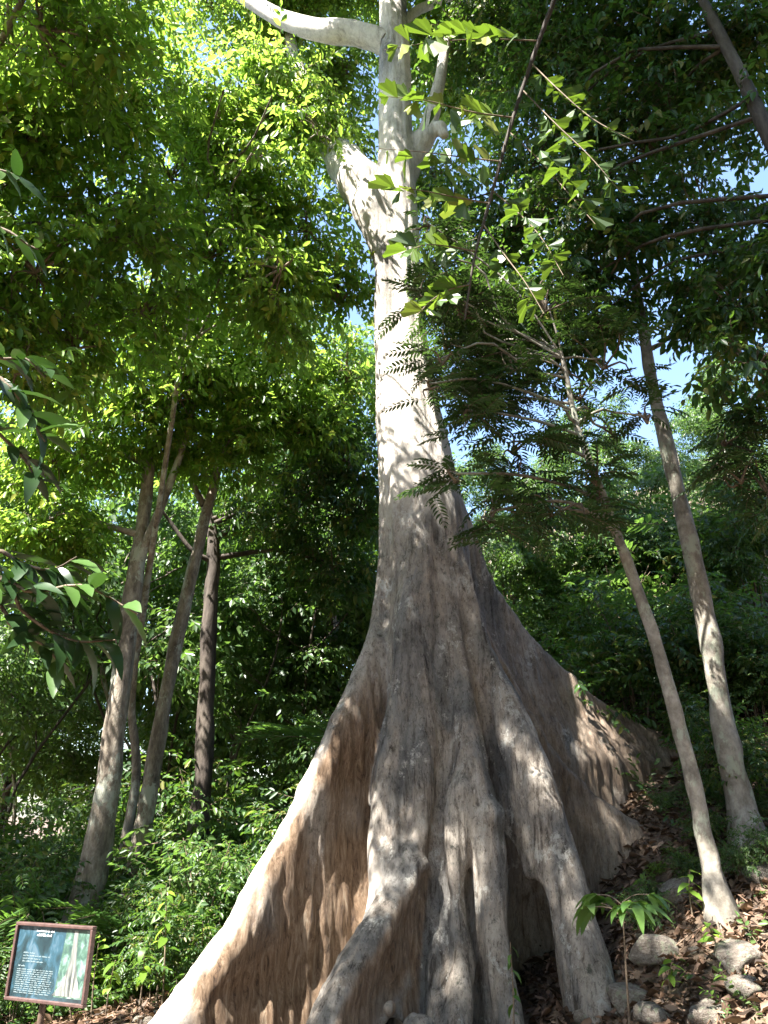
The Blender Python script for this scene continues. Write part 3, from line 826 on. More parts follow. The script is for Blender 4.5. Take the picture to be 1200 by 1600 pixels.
make_tree('forest_tree', 'slender leaning tree with smooth tan trunk, second from the signboard', [np.array([-4.1, 13, -1.2]), P(228, 1270, 13), P(258, 1090, 13), P(292, 930, 13), P(318, 820, 13), P(338, 740, 13), P(345, 640, 13)], [0.22, 0.14, 0.125, 0.115, 0.1, 0.08, 0.045],
          [B(420, 560, 12.5, 95), B(370, 660, 12, 90), B(470, 650, 12.5, 95), B(540, 580, 12.5, 70), B(300, 690, 12.5, 70, 2.5)],
          T_MIX, 9, A_S * 0.85, LEAF, BARK_GREY, 24, limb_from=0.75, cover=2.0,
          limbs=[([P(318, 790, 13), P(306, 765, 13), P(298, 735, 13)], 0.07, 0.04)])
make_tree('forest_tree', 'dark straight trunk standing behind the leaning tan trunk', [np.array([-3.4, 14.5, -1.2]), P(316, 1240, 14.5), P(322, 1100, 14.5), P(328, 960, 14.5), P(334, 850, 14.5), P(320, 770, 14.5), P(330, 680, 14.5)], [0.28, 0.17, 0.155, 0.14, 0.12, 0.09, 0.05],
          [B(480, 760, 14, 90), B(540, 700, 13.5, 80), B(560, 790, 14, 60), B(400, 790, 14.5, 70, 1.8), B(520, 880, 15, 80, 2.0)],
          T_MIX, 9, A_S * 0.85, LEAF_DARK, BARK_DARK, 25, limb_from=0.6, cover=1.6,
          limbs=[([P(333, 878, 14.5), P(300, 860, 14.3), P(268, 818, 14.2), P(255, 800, 14.1)], 0.06, 0.03)])

# ------------------------------------------------------------------ crown of the giant tree (limbs and leaves above)
def giant_crown():
    base = np.array(GIANT.location)
    rs = np.random.default_rng(31)
    def limb(pts, r0, r1):
        q = curve(pts, 6 * len(pts)); mb = MB()
        tube(mb, q - base, np.linspace(r0, r1, len(q)), 14, wob=0.2, seed=3)
        me = mb.mesh('limb', BARK_GIANT)
        a = me.attributes.new('brown', 'FLOAT', 'POINT')
        a = me.attributes.new('pale', 'FLOAT', 'POINT'); a.data.foreach_set('value', np.full(len(me.vertices), 0.8, np.float32))
        link('limb', me, GIANT)
    limb([P(606, 70, 9.0), P(560, 52, 9.1), P(505, 48, 9.3), P(455, 36, 9.6), P(405, 10, 9.9), P(350, -25, 10.3), P(260, -90, 11)], 0.22, 0.12)
    limb([P(612, 50, 9.0), P(650, 18, 9.2), P(700, -4, 9.4), P(780, -40, 9.6)], 0.10, 0.06)
    limb([P(538, 253, 9.25), P(512, 215, 9.8), P(484, 165, 10.5), P(462, 100, 11.2), P(450, 40, 11.8)], 0.30, 0.10)
    limb([P(673, 184, 8.96), P(686, 130, 9.0), P(700, 60, 9.15), P(730, -30, 9.4)], 0.125, 0.06)
    limb([P(612, -60, 9.0), P(600, -130, 9.2), P(560, -220, 9.5)], 0.22, 0.12)
    limb([(0.12, TY, 17.2), (1.2, 8.6, 18.4), (2.6, 8.0, 19.2)], 0.17, 0.06)
    limb([(0.12, TY, 16.6), (0.6, 7.4, 16.4), (1.2, 5.0, 15.8)], 0.14, 0.05)
    limb([(0.12, TY, 17.0), (-0.8, 9.8, 18.6), (-1.6, 10.8, 20)], 0.15, 0.06)
    mb = MB()
    blobs = [((0.6, 9.6, 20), 2.2, 3), ((2.8, 8.2, 19.2), 2.0, 3.2), ((4.6, 7.6, 18.4), 1.9, 3), ((-1.6, 11, 20.2), 2.2, 2.6), ((1.8, 6.2, 18.6), 1.8, 3), ((2.2, 10.6, 19.4), 1.9, 3),
             ((3.4, 5.6, 17.6), 1.7, 3), ((0.4, 5.4, 18.6), 1.5, 2.4)]
    blobs += [((-2.0, 7.0, 17.5), 0.9, 2.4), ((-1.3, 7.4, 16.4), 0.8, 2.2), ((-2.6, 6.6, 18.6), 1.0, 2.4)]  # unseen clumps added to shade the upper trunk
    blobs += [((-0.2, 4.2, 15.5), 1.7, 2.0), ((1.2, 4.6, 16.0), 1.8, 2.1), ((2.6, 4.6, 16.2), 1.8, 2.1), ((0.4, 6.0, 16.9), 1.7, 2.0), ((3.9, 4.2, 15.5), 1.6, 2.0), ((2.2, 3.2, 14.6), 1.5, 1.9)]  # unseen clumps added to keep the right canopy in shade
    blobs += [B(460, -20, 11, 80, 2.6), B(330, 0, 11.5, 70, 1.6), B(540, 100, 11.5, 60, 2.2), B(500, 150, 12, 60, 2.0), B(420, 90, 12.5, 60, 2), B(680, 60, 11, 70, 2.6), B(720, 150, 11.5, 70, 2.2), B(680, 260, 12, 60, 1.8)]
    for c, r, cv in blobs:
        fill_blob(mb, rs, c, r, T_SIMPLE, 9, A_S, cv, clump=0.4)
    for v in mb.V: v -= base.astype(np.float32)
    link('crown', mb.mesh('crown', [LEAF, TWIG]), GIANT)
giant_crown()

# ------------------------------------------------------------------ right side: leaning trees, feathery crowns, dark overhead canopy
make_tree('leaning_tree', 'pale dappled leaning trunk at the right edge, thicker of the two', [P(1185, 1420, 8.6) - (0, 0, 0.5), P(1160, 1270, 8.6), P(1130, 1130, 8.6), P(1108, 990, 8.6), P(1078, 850, 8.6), P(1048, 720, 8.6), P(1022, 610, 8.6), P(1002, 500, 8.6), P(985, 380, 8.6), P(970, 240, 8.6)],
          [0.38, 0.145, 0.125, 0.115, 0.1, 0.09, 0.08, 0.07, 0.055, 0.035],
          [B(930, 330, 8.2, 90, 2.1), B(1010, 220, 8.2, 90, 1.6), B(1100, 330, 8, 80, 2.0), B(1080, 440, 8.4, 70, 1.6), B(940, 430, 8.5, 70, 2.0), B(1150, 470, 7.6, 75, 3.4), B(1185, 330, 7.4, 60, 2)],
          T_MIX, 9, A_S * 0.85, LEAF_DARK, BARK_PALE, 41, limb_from=0.72)
make_tree('leaning_tree', 'thin knotty leaning trunk between the giant tree and the pale leaning trunk', [P(1135, 1450, 7.6) - (0, 0, 0.4), P(1112, 1360, 7.6), P(1085, 1230, 7.6), P(1052, 1100, 7.6), P(1020, 990, 7.6), P(985, 890, 7.6), P(955, 810, 7.6), P(930, 745, 7.6), P(900, 660, 7.6), P(880, 560, 7.6)],
          [0.27, 0.085, 0.072, 0.07, 0.064, 0.055, 0.05, 0.045, 0.038, 0.025],
          [B(800, 560, 7.4, 80, 3.2), B(880, 640, 7.4, 60, 1.9), B(800, 690, 7.2, 70, 2.2), B(930, 740, 7.4, 70, 2.4), B(760, 620, 7.5, 60, 2.8), B(720, 480, 7.5, 65, 3.2), B(860, 790, 7.2, 60, 2.6), B(940, 560, 7.6, 65, 2.4), B(1010, 650, 7.6, 45, 1.6), B(722, 640, 7.0, 50, 2.8), B(712, 740, 6.9, 48, 2.8), B(765, 800, 7.0, 55, 2.6), B(672, 600, 7.0, 30, 1.0), B(655, 450, 7.2, 45, 1.8), B(690, 400, 7.4, 50, 2.2), B(662, 345, 7.3, 35, 1.4), B(690, 560, 7.2, 40, 1.8), B(695, 535, 8.4, 42, 2.8), B(705, 600, 8.4, 42, 2.8), B(730, 520, 8.3, 48, 2.8), B(765, 560, 8.6, 60, 2.6), B(722, 465, 8.4, 55, 2.6), B(905, 610, 8.2, 55, 1.0), B(800, 630, 8.4, 60, 1.2), B(960, 670, 8.2, 45, 0.9), B(850, 470, 7.6, 70, 2.6)],
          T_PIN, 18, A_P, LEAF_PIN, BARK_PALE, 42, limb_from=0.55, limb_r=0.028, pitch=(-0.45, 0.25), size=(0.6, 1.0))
make_tree('overhead_tree', 'tall tree whose dark shaded crown fills the upper right corner', [(5.4, 6.4, 1.2), (5.2, 6.6, 5), (4.9, 6.8, 9), (4.4, 7.0, 13)], [0.2, 0.15, 0.11, 0.05],
          [B(880, 60, 8.5, 115, 2.6), B(1000, 60, 8, 110, 2.6), B(1120, 60, 7.5, 110, 2.6), B(1185, 170, 7.2, 70, 1.3), B(1050, 150, 7.8, 85, 1.8), B(860, 200, 8.5, 85, 2.2), B(760, 60, 9.5, 90, 2.2), B(820, 330, 9, 85, 2.1), B(740, 400, 9.5, 70, 2.2), B(700, 320, 9.8, 55, 1.8), B(840, 490, 8.8, 80, 2.2), B(760, 465, 9, 70, 2.6), B(930, 500, 8.6, 65, 2.0), B(1180, 560, 7, 60, 3.0), B(1260, 400, 7, 90, 3)],
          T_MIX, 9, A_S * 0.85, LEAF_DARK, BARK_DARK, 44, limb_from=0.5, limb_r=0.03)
make_tree('feathery_tree', 'dark feather-leaved tree overhanging the right edge below the sky gap', [(6.0, 8.0, 2.0), (5.9, 8.0, 4.5), (5.4, 8.0, 7)], [0.12, 0.1, 0.05],
          [B(1180, 640, 7.4, 55, 3.0), B(1155, 740, 7.4, 50, 2.4), B(1200, 760, 7.4, 60, 3.0), B(1130, 690, 7.5, 35, 1.4)],
          T_PIN, 18, A_P, LEAF_PIN, BARK_DARK, 45, limb_from=0.5, size=(0.65, 1.0))

# ------------------------------------------------------------------ forest behind: a few tree kinds, copied
def far_tree_kind(seed, height, spread, low, nb, leafm, barkm, cover, rad):
    rs = np.random.default_rng(seed)
    root = thing('background_tree', 'x', 'tree', (0, 0, 0))
    mb = MB()
    pts = [(0, 0, -1.5), (0, 0, 0), (rs.normal(0, .25), rs.normal(0, .25), height * 0.35), (rs.normal(0, .4), rs.normal(0, .4), height * 0.7), (rs.normal(0, .5), 0, height * 0.97)]
    c = curve(pts, 20)
    tube(mb, c, np.linspace(rad, rad * 0.25, 20), 10, wob=0.15, seed=seed)
    link('trunk', mb.mesh('trunk', barkm), root)
    lm = MB(); mb = MB()
    global LIT
    keep, LIT = LIT, []
    for i in range(nb):
        a = rs.uniform(0, 6.28); t = (i + 0.5) / nb
        z = height * (low + (1.02 - low) * t)
        r = spread * (0.35 + 0.75 * math.sin(math.pi * min(1, 0.15 + 0.85 * t))) * rs.uniform(0.5, 1)
        bc = np.array([math.cos(a) * r, math.sin(a) * r, z])
        j = int(np.argmin(np.abs(c[:, 2] - max(z - r * 0.7, height * 0.3))))
        grow_limb(lm, c[j], bc, rad * 0.3, 0.02, rs, 5)
        fill_blob(mb, rs, bc, (spread * .42, spread * .42, spread * .33), T_FAR, 10, A_F, cover, clump=0.45, twigs=False)
    LIT = keep
    link('branches', lm.mesh('branches', barkm), root, kind='stuff')
    link('crown', mb.mesh('crown', [leafm, TWIG]), root)
    return root

KINDS = [far_tree_kind(51, 13, 3.2, 0.34, 11, LEAF_FAR, BARK_DARK, 1.9, 0.17),
         far_tree_kind(52, 16, 3.6, 0.40, 12, LEAF_FAR, BARK_GREY, 1.9, 0.22),
         far_tree_kind(53, 10, 3.0, 0.28, 10, LEAF_FAR, BARK_GREY, 1.8, 0.12),
         far_tree_kind(54, 6, 2.0, 0.14, 8, LEAF_FAR, BARK_DARK, 1.8, 0.06)]
KINDS.append(far_tree_kind(55, 9, 1.6, 0.55, 6, LEAF_FAR, BARK_DARK, 1.6, 0.055))
KINDS.append(far_tree_kind(56, 11, 1.9, 0.6, 6, LEAF_FAR, BARK_GREY, 1.6, 0.075))
used = [False] * len(KINDS)
rs_b = np.random.default_rng(61)
def place_far(kind, x, y, s, label, group):
    o = KINDS[kind]
    if used[kind]: o = copy_tree(o)
    used[kind] = True
    o.location = (x, y, float(G(x, y)) - 0.1)
    o.rotation_euler = (0, 0, rs_b.uniform(0, 6.28))
    o.scale = (s, s, s * rs_b.uniform(0.9, 1.1))
    o['label'] = label; o['group'] = group
KN = ['dark-stemmed tree', 'tall grey-stemmed tree', 'slim tree', 'low bushy tree', 'thin dark pole tree', 'thin grey pole tree']
def surround():
    for i in range(26):
        a = math.radians(-200 + 220 * i / 25)           # the half circle behind and beside the viewer
        r = rs_b.uniform(9, 13) + (9 if math.degrees(a) < -112 else 0)
        x, y = r * math.cos(a), r * math.sin(a) + 1.0
        k = [1, 0, 2][i % 3]
        place_far(k, x, y, rs_b.uniform(0.8, 1.0), KN[k] + ' standing round the clearing behind the viewer', 'trees behind the viewer')
def left_shade_trees():  # unseen trees added to shade the undergrowth
    for i, (x, y) in enumerate([(-10.4, 8.8), (-11.5, 11.6), (-9.4, 14.6)]):
        place_far([1, 0][i % 2], x, y, 0.75, KN[[1, 0][i % 2]] + ' added beyond the left edge to shade the undergrowth', 'trees beyond the left edge')
def ring(px0, px1, Y0, Y1, n, kinds, where, group, s=(0.85, 1.15)):
    for i in range(n):
        px = px0 + (px1 - px0) * (i + rs_b.uniform(0.1, 0.9)) / n
        Y = rs_b.uniform(Y0, Y1)
        k = kinds[i % len(kinds)]
        x = (px - 600) / FPX * Y * 0.96
        place_far(k, x, Y, rs_b.uniform(*s), KN[k] + ' ' + where, group)
ring(-60, 590, 18, 22, 3, [0, 2, 1], 'in the shaded middle distance at left', 'middle distance trees on the left')
ring(-120, 600, 24, 33, 6, [1, 0, 1, 2], 'deep in the forest at left', 'far trees on the left')
ring(-150, 620, 17, 30, 6, [3], 'rising from the undergrowth at left', 'low trees on the left')
ring(1180, 1300, 18, 24, 2, [2, 0], 'on the slope at right', 'trees on the slope', (0.4, 0.5))
ring(700, 1300, 30, 46, 9, [3], 'high up the sunlit hillside at right', 'trees high on the hillside', (0.4, 0.6))
ring(740, 1000, 24, 30, 3, [2, 3, 2], 'on the slope seen between the leaning trunks', 'trees between the leaning trunks', (0.42, 0.52))
surround()
left_shade_trees()
ring(-30, 560, 14.5, 21, 13, [4, 5, 4], 'rising from the undergrowth at left', 'thin poles on the left')
ring(760, 1180, 14, 20, 5, [5, 4], 'on the slope behind the dark buttress', 'thin poles on the slope', (0.4, 0.6))
ring(740, 1250, 13, 17, 6, [3], 'just behind the dark buttress on the slope', 'low trees behind the buttress', (0.45, 0.65))

# ------------------------------------------------------------------ undergrowth
def ground_hit(px, py):
    d = P(px, py, 1.0) - CAM
    t = np.linspace(2, 60, 3000)
    q = CAM[None] + d[None] * t[:, None]
    below = q[:, 2] < G(q[:, 0], q[:, 1])
    k = int(np.argmax(below)) if below.any() else len(t) - 1
    return q[k]

def leaf_sheet(L, W, droop=0.3, fold=0.12, seg=6, lobes=0, shape=1.0, wave=0.0):
    """broad leaf with midrib fold and droop, base at the origin, tip along +X"""
    V, F = [], []
    for i in range(seg + 1):
        t = i / seg
        w = W / 2 * (math.sin(math.pi * t ** (0.75 * shape)) ** 0.8 if 0 < t < 1 else 0.02)
        if lobes and 0 < i < seg: w *= 1.15 if i % 2 else 0.45
        z = -droop * L * t * t
        x = L * t * (1 - 0.25 * droop * t)
        zz = wave * math.sin(i * 2.1)
        V += [[x, w, z + fold * w + zz], [x, 0, z], [x, -w, z + fold * w - zz]]
        if i:
            b = 3 * (i - 1)
            F += [[b + 1, b + 4, b + 3, b], [b + 2, b + 5, b + 4, b + 1]]
    return np.array(V), np.array(F)

def leaf_mesh(name, mat, var=0.5, **kw):
    V, F = leaf_sheet(**kw)
    mb = MB(); mb.add(V, F, 0, var)
    return mb.mesh(name, mat)

def orient(o, pos, yaw, pitch, roll=0.0, s=1.0):
    R = euler_m(yaw, pitch, roll)
    M = Matrix([[*(R[r] * s), pos[r]] for r in range(3)] + [[0, 0, 0, 1]])
    o.matrix_local = M

def frond_mesh(rs, n, L, W, LS, droop, mat, kind=4, ang=1.2, taper=0.75):
    V, Fl, A, tv, tf = spray_pinnate(rs, n, L, W, kind, LS / (n * L), droop, 0.008, ang, taper, 0.25)
    mb = MB(); mb.add(V, Fl, 0, A); mb.add(tv, tf, 1)
    return mb.mesh('frond', [mat, TWIG])

rs_u = np.random.default_rng(71)
FROND_FERN = [frond_mesh(rs_u, 16, 0.20, 0.035, 1.0, 0.45, LEAF_FERN) for _ in range(2)]
FROND_PALM = [frond_mesh(rs_u, 22, 0.42, 0.03, 1.5, 0.55, LEAF_FERN, ang=1.0, taper=0.6) for _ in range(2)]

def rosette(name, label, loc, fronds, n, s, group=None, stem=0.0, pitch=(0.35, 1.0)):
    root = thing(name, label, 'palm' if 'palm' in name else 'fern', loc, group)
    if stem:
        mb = MB(); tube(mb, curve([(0, 0, -0.2), (0.02, 0, stem * 0.5), (0, 0.03, stem)], 8), np.linspace(0.05, 0.035, 8), 8)
        link('stem', mb.mesh('stem', BARK_GREY), root)
    for i in range(n):
        o = link('frond', fronds[i % len(fronds)], root)
        orient(o, (0, 0, stem), i * 2.4 + rs_u.uniform(-.3, .3), rs_u.uniform(*pitch), rs_u.normal(0, .15), s * rs_u.uniform(0.8, 1.15))
    return root

def shrub_kind(seed, name, temps, lper, larea, leafm, height, spread, cover, nst=4):
    global LIT
    keep, LIT = LIT, []
    rs = np.random.default_rng(seed)
    root = thing(name, 'x', 'shrub', (0, 0, 0))
    mb = MB()
    for i in range(nst):
        a = i * 6.28 / nst + rs.uniform(-.4, .4)
        tip = np.array([math.cos(a) * spread * 0.6, math.sin(a) * spread * 0.6, height * rs.uniform(0.6, 1.0)])
        sm = MB(); c = curve([(math.cos(a) * 0.05, math.sin(a) * 0.05, -0.15), tip * (0.35, 0.35, 0.55), tip], 8)
        tube(sm, c, np.linspace(0.016, 0.005, 8), 6)
        link('stem', sm.mesh('stem', TWIG), root)
        fill_blob(mb, rs, tip * (0.9, 0.9, 0.85), (spread * 0.5, spread * 0.5, height * 0.32), temps, lper, larea, cover, clump=0.8, twigs=False, size=(0.5, 1.15), pitch=(-0.8, 0.6))
    LIT = keep
    link('foliage', mb.mesh('foliage', [leafm, TWIG]), root)
    return root
SHRUBS = [shrub_kind(81, 'leafy_shrub', T_SMALL, 10, A_M, LEAF_FAR, 1.9, 0.7, 0.9, 5),
          shrub_kind(82, 'leafy_shrub', T_SIMPLE, 9, A_S, LEAF, 1.1, 0.7, 1.2),
          shrub_kind(83, 'feathery_shrub', T_PINBIG, 12, tri_leaf_area(.19, .075), LEAF_FAR, 1.6, 0.9, 1.3),
          shrub_kind(84, 'leafy_shrub', T_SMALL, 10, A_M, LEAF_DARK, 1.9, 0.75, 1.5)]
used_s = [False] * len(SHRUBS)
SN = ['small-leaved green shrub', 'fresh green low shrub', 'large feather-leaved shrub', 'tall dark green shrub']
def place_shrub(k, x, y, s, where, group):
    o = SHRUBS[k]
    if used_s[k]: o = copy_tree(o)
    used_s[k] = True
    o.location = (x, y, float(G(x, y)) - 0.03)
    o.rotation_euler = (0, 0, rs_b.uniform(0, 6.28)); o.scale = (s, s, s)
    o['label'] = SN[k] + ' ' + where; o['group'] = group
def shrub_band(px0, px1, Y0, Y1, n, kinds, where, group, s):
    for i in range(n):
        px = px0 + (px1 - px0) * (i + rs_b.uniform(0, 1)) / n
        Y = rs_b.uniform(Y0, Y1); x = (px - 600) / FPX * Y * 0.93
        if (x + 0.9) ** 2 + (Y - 8.4) ** 2 < 1.0 and x > -2.4: continue
        place_shrub(kinds[i % len(kinds)], x, Y, rs_b.uniform(*s), where, group)
shrub_band(-20, 330, 9.3, 10.6, 6, [1, 2, 3], 'in the front undergrowth beside the signboard', 'front undergrowth on the left', (0.5, 0.85))
shrub_band(-40, 480, 10.8, 13, 12, [0, 3, 2, 0, 3], 'in the thick undergrowth at left', 'undergrowth on the left', (0.65, 1.25))
shrub_band(-60, 560, 13.2, 16.5, 14, [3, 0, 2], 'at the back of the undergrowth at left', 'back undergrowth on the left', (1.2, 1.9))
shrub_band(770, 1240, 10.8, 13, 12, [3, 0, 3, 2], 'on the slope behind the dark buttress', 'undergrowth behind the dark buttress', (0.7, 1.2))
shrub_band(760, 1260, 13.5, 19, 14, [0, 3, 2, 1], 'further up the slope at right', 'undergrowth up the slope', (1.0, 1.7))
shrub_band(1090, 1200, 9.6, 10.8, 4, [3, 0, 1], 'on the bank behind the leaning trunks', 'undergrowth on the bank', (0.35, 0.6))
shrub_band(960, 1200, 7.6, 9.6, 15, [1, 0, 3], 'on the littered bank by the leaning trunks', 'low plants on the bank', (0.14, 0.30))
shrub_band(1150, 1290, 8.8, 10.5, 4, [3, 0], 'at the right edge behind the leaning trunk', 'undergrowth at the right edge', (0.6, 1.0))

def at_ground(px, Y):
    x = (px - 600) / FPX * Y * 0.93
    return (x, Y, float(G(x, Y)) - 0.02)
rosette('small_palm', 'small arching palm at the left edge above the signboard', at_ground(8, 9.6), FROND_PALM, 9, 0.8, stem=0.7)
rosette('small_palm', 'small palm with bright arching fronds beside the mottled grey trunk', at_ground(205, 10.8), FROND_PALM, 8, 0.75, stem=0.8)
rosette('small_palm', 'upright palm tucked behind the left buttress', at_ground(515, 14.0), FROND_PALM, 9, 1.2, stem=3.4)
rosette('small_palm', 'small palm in front of the dark straight trunk', at_ground(290, 12.6), FROND_PALM, 8, 0.9, stem=1.3)
for i, (px, Y) in enumerate([(60, 10.2), (150, 9.9), (260, 11.2), (330, 10.8), (395, 11.6), (430, 12.8), (100, 12.4)]):
    rosette('fern', 'low fern in the undergrowth left of the trunk', at_ground(px, Y), FROND_FERN, 8, rs_u.uniform(0.6, 0.95), 'ferns on the left')

# broad-leaved saplings, each leaf a part
BROAD = [leaf_mesh('leaf', LEAF, v, L=0.26, W=0.11, droop=d, seg=8, wave=0.003) for v, d in ((0.4, 0.3), (0.7, 0.5), (0.9, 0.2))]
LOBED = [leaf_mesh('leaf', LEAF_FERN, v, L=0.30, W=0.12, droop=d, fold=0.1, seg=9, wave=0.005) for v, d in ((0.4, 0.45), (0.75, 0.7))]
GLOSSY = [leaf_mesh('leaf', LEAF_BIG, v, L=0.36, W=0.115, droop=d, fold=0.2, seg=11, wave=0.003) for v, d in ((0.2, 0.35), (0.5, 0.6), (0.9, 0.25), (0.3, 0.15))]

def sapling(name, label, base, height, n, leaves, s, lean=(0, 0), group=None, whorl=False, cat='sapling', pitch=(-0.5, 0.4)):
    root = thing(name, label, cat, base, group)
    top = np.array([lean[0], lean[1], height])
    c = curve([(0, 0, -0.1), top * (0.3, 0.3, 0.5) + rs_u.normal(size=3) * 0.02, top], 10)
    mb = MB(); tube(mb, c, np.linspace(0.008 + height * 0.004, 0.004, 10), 6)
    link('stem', mb.mesh('stem', TWIG), root)
    for i in range(n):
        t = 1 - 0.16 * i / n if whorl else 0.45 + 0.55 * (i + 0.5) / n
        k = min(9, int(t * 9)); p = c[k] + (c[min(9, k + 1)] - c[k]) * (t * 9 - k)
        o = link('leaf', leaves[i % len(leaves)], root)
        orient(o, p, i * 2.4 + rs_u.uniform(-.4, .4), rs_u.uniform(*pitch), rs_u.normal(0, .25), s * rs_u.uniform(0.75, 1.15))
    return root
for i, (px, Y, h, n, s) in enumerate([(285, 9.6, 1.25, 13, 0.8), (335, 10.1, 0.9, 10, 0.7), (250, 9.3, 0.7, 8, 0.7), (205, 9.2, 0.6, 8, 0.65), (185, 9.6, 0.8, 8, 0.7), (300, 9.2, 0.35, 9, 0.6), (330, 9.5, 0.3, 8, 0.6), (370, 10.2, 0.6, 9, 0.8), (420, 11.5, 1.6, 12, 1.1), (470, 12.0, 2.1, 12, 1.2), (445, 12.2, 1.8, 12, 1.2), (160, 9.4, 0.4, 8, 0.6), (275, 9.9, 0.5, 9, 0.6)]):
    sapling('broadleaf_sapling', 'thin broad-leaved sapling between signboard and left buttress', at_ground(px, Y), h, n, BROAD, s, (rs_u.normal(0, .08), rs_u.normal(0, .08)), 'saplings left of the giant trunk')
def palmate_mesh(seed):
    rs = np.random.default_rng(seed); mb = MB()
    pet = 0.26
    c = curve([(0, 0, 0), (pet * 0.5, 0, 0.05), (pet, 0, 0.04)], 6)
    tube(mb, c, np.linspace(0.006, 0.004, 6), 5, 1, cap=False)
    for a in (-1.35, -0.7, 0.0, 0.7, 1.35):
        V, F = leaf_sheet(L=0.24 * (1.15 - 0.25 * abs(a)) * rs.uniform(0.9, 1.1), W=0.085, droop=rs.uniform(0.4, 0.9), fold=0.15, seg=8, wave=0.004)
        R = euler_m(a + rs.normal(0, .1), rs.uniform(-0.25, 0.15), rs.normal(0, .25))
        mb.add(V @ R.T + np.array([pet, 0, 0.04]), F, 0, rs.uniform(0.3, 0.9))
    return mb.mesh('leaf', [LEAF_FERN, TWIG])
PALMATE = [palmate_mesh(k) for k in range(3)]
b = ground_hit(985, 1640)
sapling('seedling', 'seedling with drooping finger-like leaves in front of the right-hand buttresses', b, P(972, 1410, b[1])[2] - b[2], 8, PALMATE, 0.95, (P(972, 1410, b[1])[0] - b[0], 0), whorl=True, pitch=(-0.1, 0.5))
for px, py, h, n, s, lab in [(1085, 1440, 0.45, 9, 0.6, 'small bright seedling beside the foot of the thin leaning trunk'), (1120, 1500, 0.3, 8, 0.5, 'low green seedling on the stony bank at lower right'), (935, 1530, 0.25, 6, 0.5, 'tiny seedling at the foot of the rounded right buttress'),
                             (1190, 1270, 0.5, 9, 0.7, 'leafy seedling at the right edge beside the pale leaning trunk'), (1050, 1560, 0.3, 7, 0.55, 'small seedling among the stones in the lower right corner'), (1010, 1420, 0.35, 8, 0.5, 'leafy seedling against the sunlit buttress wall')]:
    sapling('seedling', lab, ground_hit(px, py) - (0, 0, 0.02), h, n, BROAD, s, (rs_u.normal(0, .05), 0))
p0 = P(790, 1560, 7.45)
sapling('seedling', 'slight sprig of lobed leaves in front of the dark hollow', (p0[0], p0[1] - 0.1, float(G(p0[0], p0[1]))), P(800, 1470, 7.4)[2] - float(G(p0[0], p0[1])), 9, LOBED, 0.35, (0.05, -0.02))

# ------------------------------------------------------------------ dark large-leaved branches reaching in at the left edge
def leafy_branch(root, pts, n, seed, s, spread=0.9):
    rs = np.random.default_rng(seed)
    base = np.array(root.location)
    c = curve(pts, 16)
    mb = MB(); tube(mb, c - base, np.linspace(0.016, 0.004, 16), 6)
    link('branch', mb.mesh('branch', TWIG), root)
    for i in range(n):
        k = int(3 + 12 * (i + 0.5) / n)
        T = c[min(15, k + 1)] - c[k - 1]
        yaw = math.atan2(T[1], T[0]) + (1 if i % 2 else -1) * rs.uniform(0.3, spread + 0.4)
        o = link('leaf', GLOSSY[int(rs.integers(0, 4))], root)
        orient(o, c[k] - base, yaw, rs.uniform(-0.8, 0.35), rs.normal(0, 0.4), s * rs.uniform(0.7, 1.1))
def big_leaf_tree():
    base = np.array([-3.3, 3.6, -0.5])
    root = thing('large_leaved_tree', 'near tree reaching in from the left edge with large dark glossy leaves', 'tree', base)
    mb = MB(); tube(mb, curve([(0, 0, 0), (0.05, 0, 2), (0.0, 0.1, 4), (0.1, 0.1, 6.5)], 18), np.linspace(0.09, 0.03, 18), 10)
    link('trunk', mb.mesh('trunk', BARK_DARK), root)
    st = base + (0.02, 0.05, 0)
    A = [([(-40, 905), (50, 925), (130, 915), (215, 960)], 12), ([(-40, 890), (40, 960), (110, 1000), (180, 1000)], 12), ([(-40, 940), (20, 980), (70, 1010), (95, 1040)], 9),
         ([(-40, 590), (10, 600), (40, 640), (70, 690)], 9), ([(-50, 640), (0, 680), (40, 720), (60, 760)], 7), ([(-60, 540), (0, 560), (40, 560), (70, 590)], 6), ([(-50, 250), (-15, 262), (15, 270), (30, 280)], 4),
         ([(-40, 860), (30, 880), (80, 890), (120, 870)], 8), ([(-40, 350), (10, 360), (40, 380), (60, 390)], 5)]
    for k, (pp, n) in enumerate(A):
        Y = 3.7 + 0.12 * (k % 3)
        pts = [P(x, y, Y) for x, y in pp]
        z0 = pts[0][2] - 0.25
        leafy_branch(root, [np.array([st[0], st[1], max(z0, 0.5)])] + pts, int(n * 2.3), 100 + k, 0.72)
    mb = MB(); rs = np.random.default_rng(77)
    for c_, r_ in (((-4.6, 3.0, 5.4), 0.8), ((-4.5, 2.8, 4.2), 0.8), ((-4.3, 2.7, 3.0), 0.7)):  # unseen leaf clumps added to shade the large leaves
        fill_blob(mb, rs, c_, r_, T_SIMPLE, 9, A_S, 2.4, size=(1.2, 1.8))
    for v in mb.V: v -= base.astype(np.float32)
    link('crown', mb.mesh('crown', [LEAF_BIG, TWIG]), root)
big_leaf_tree()

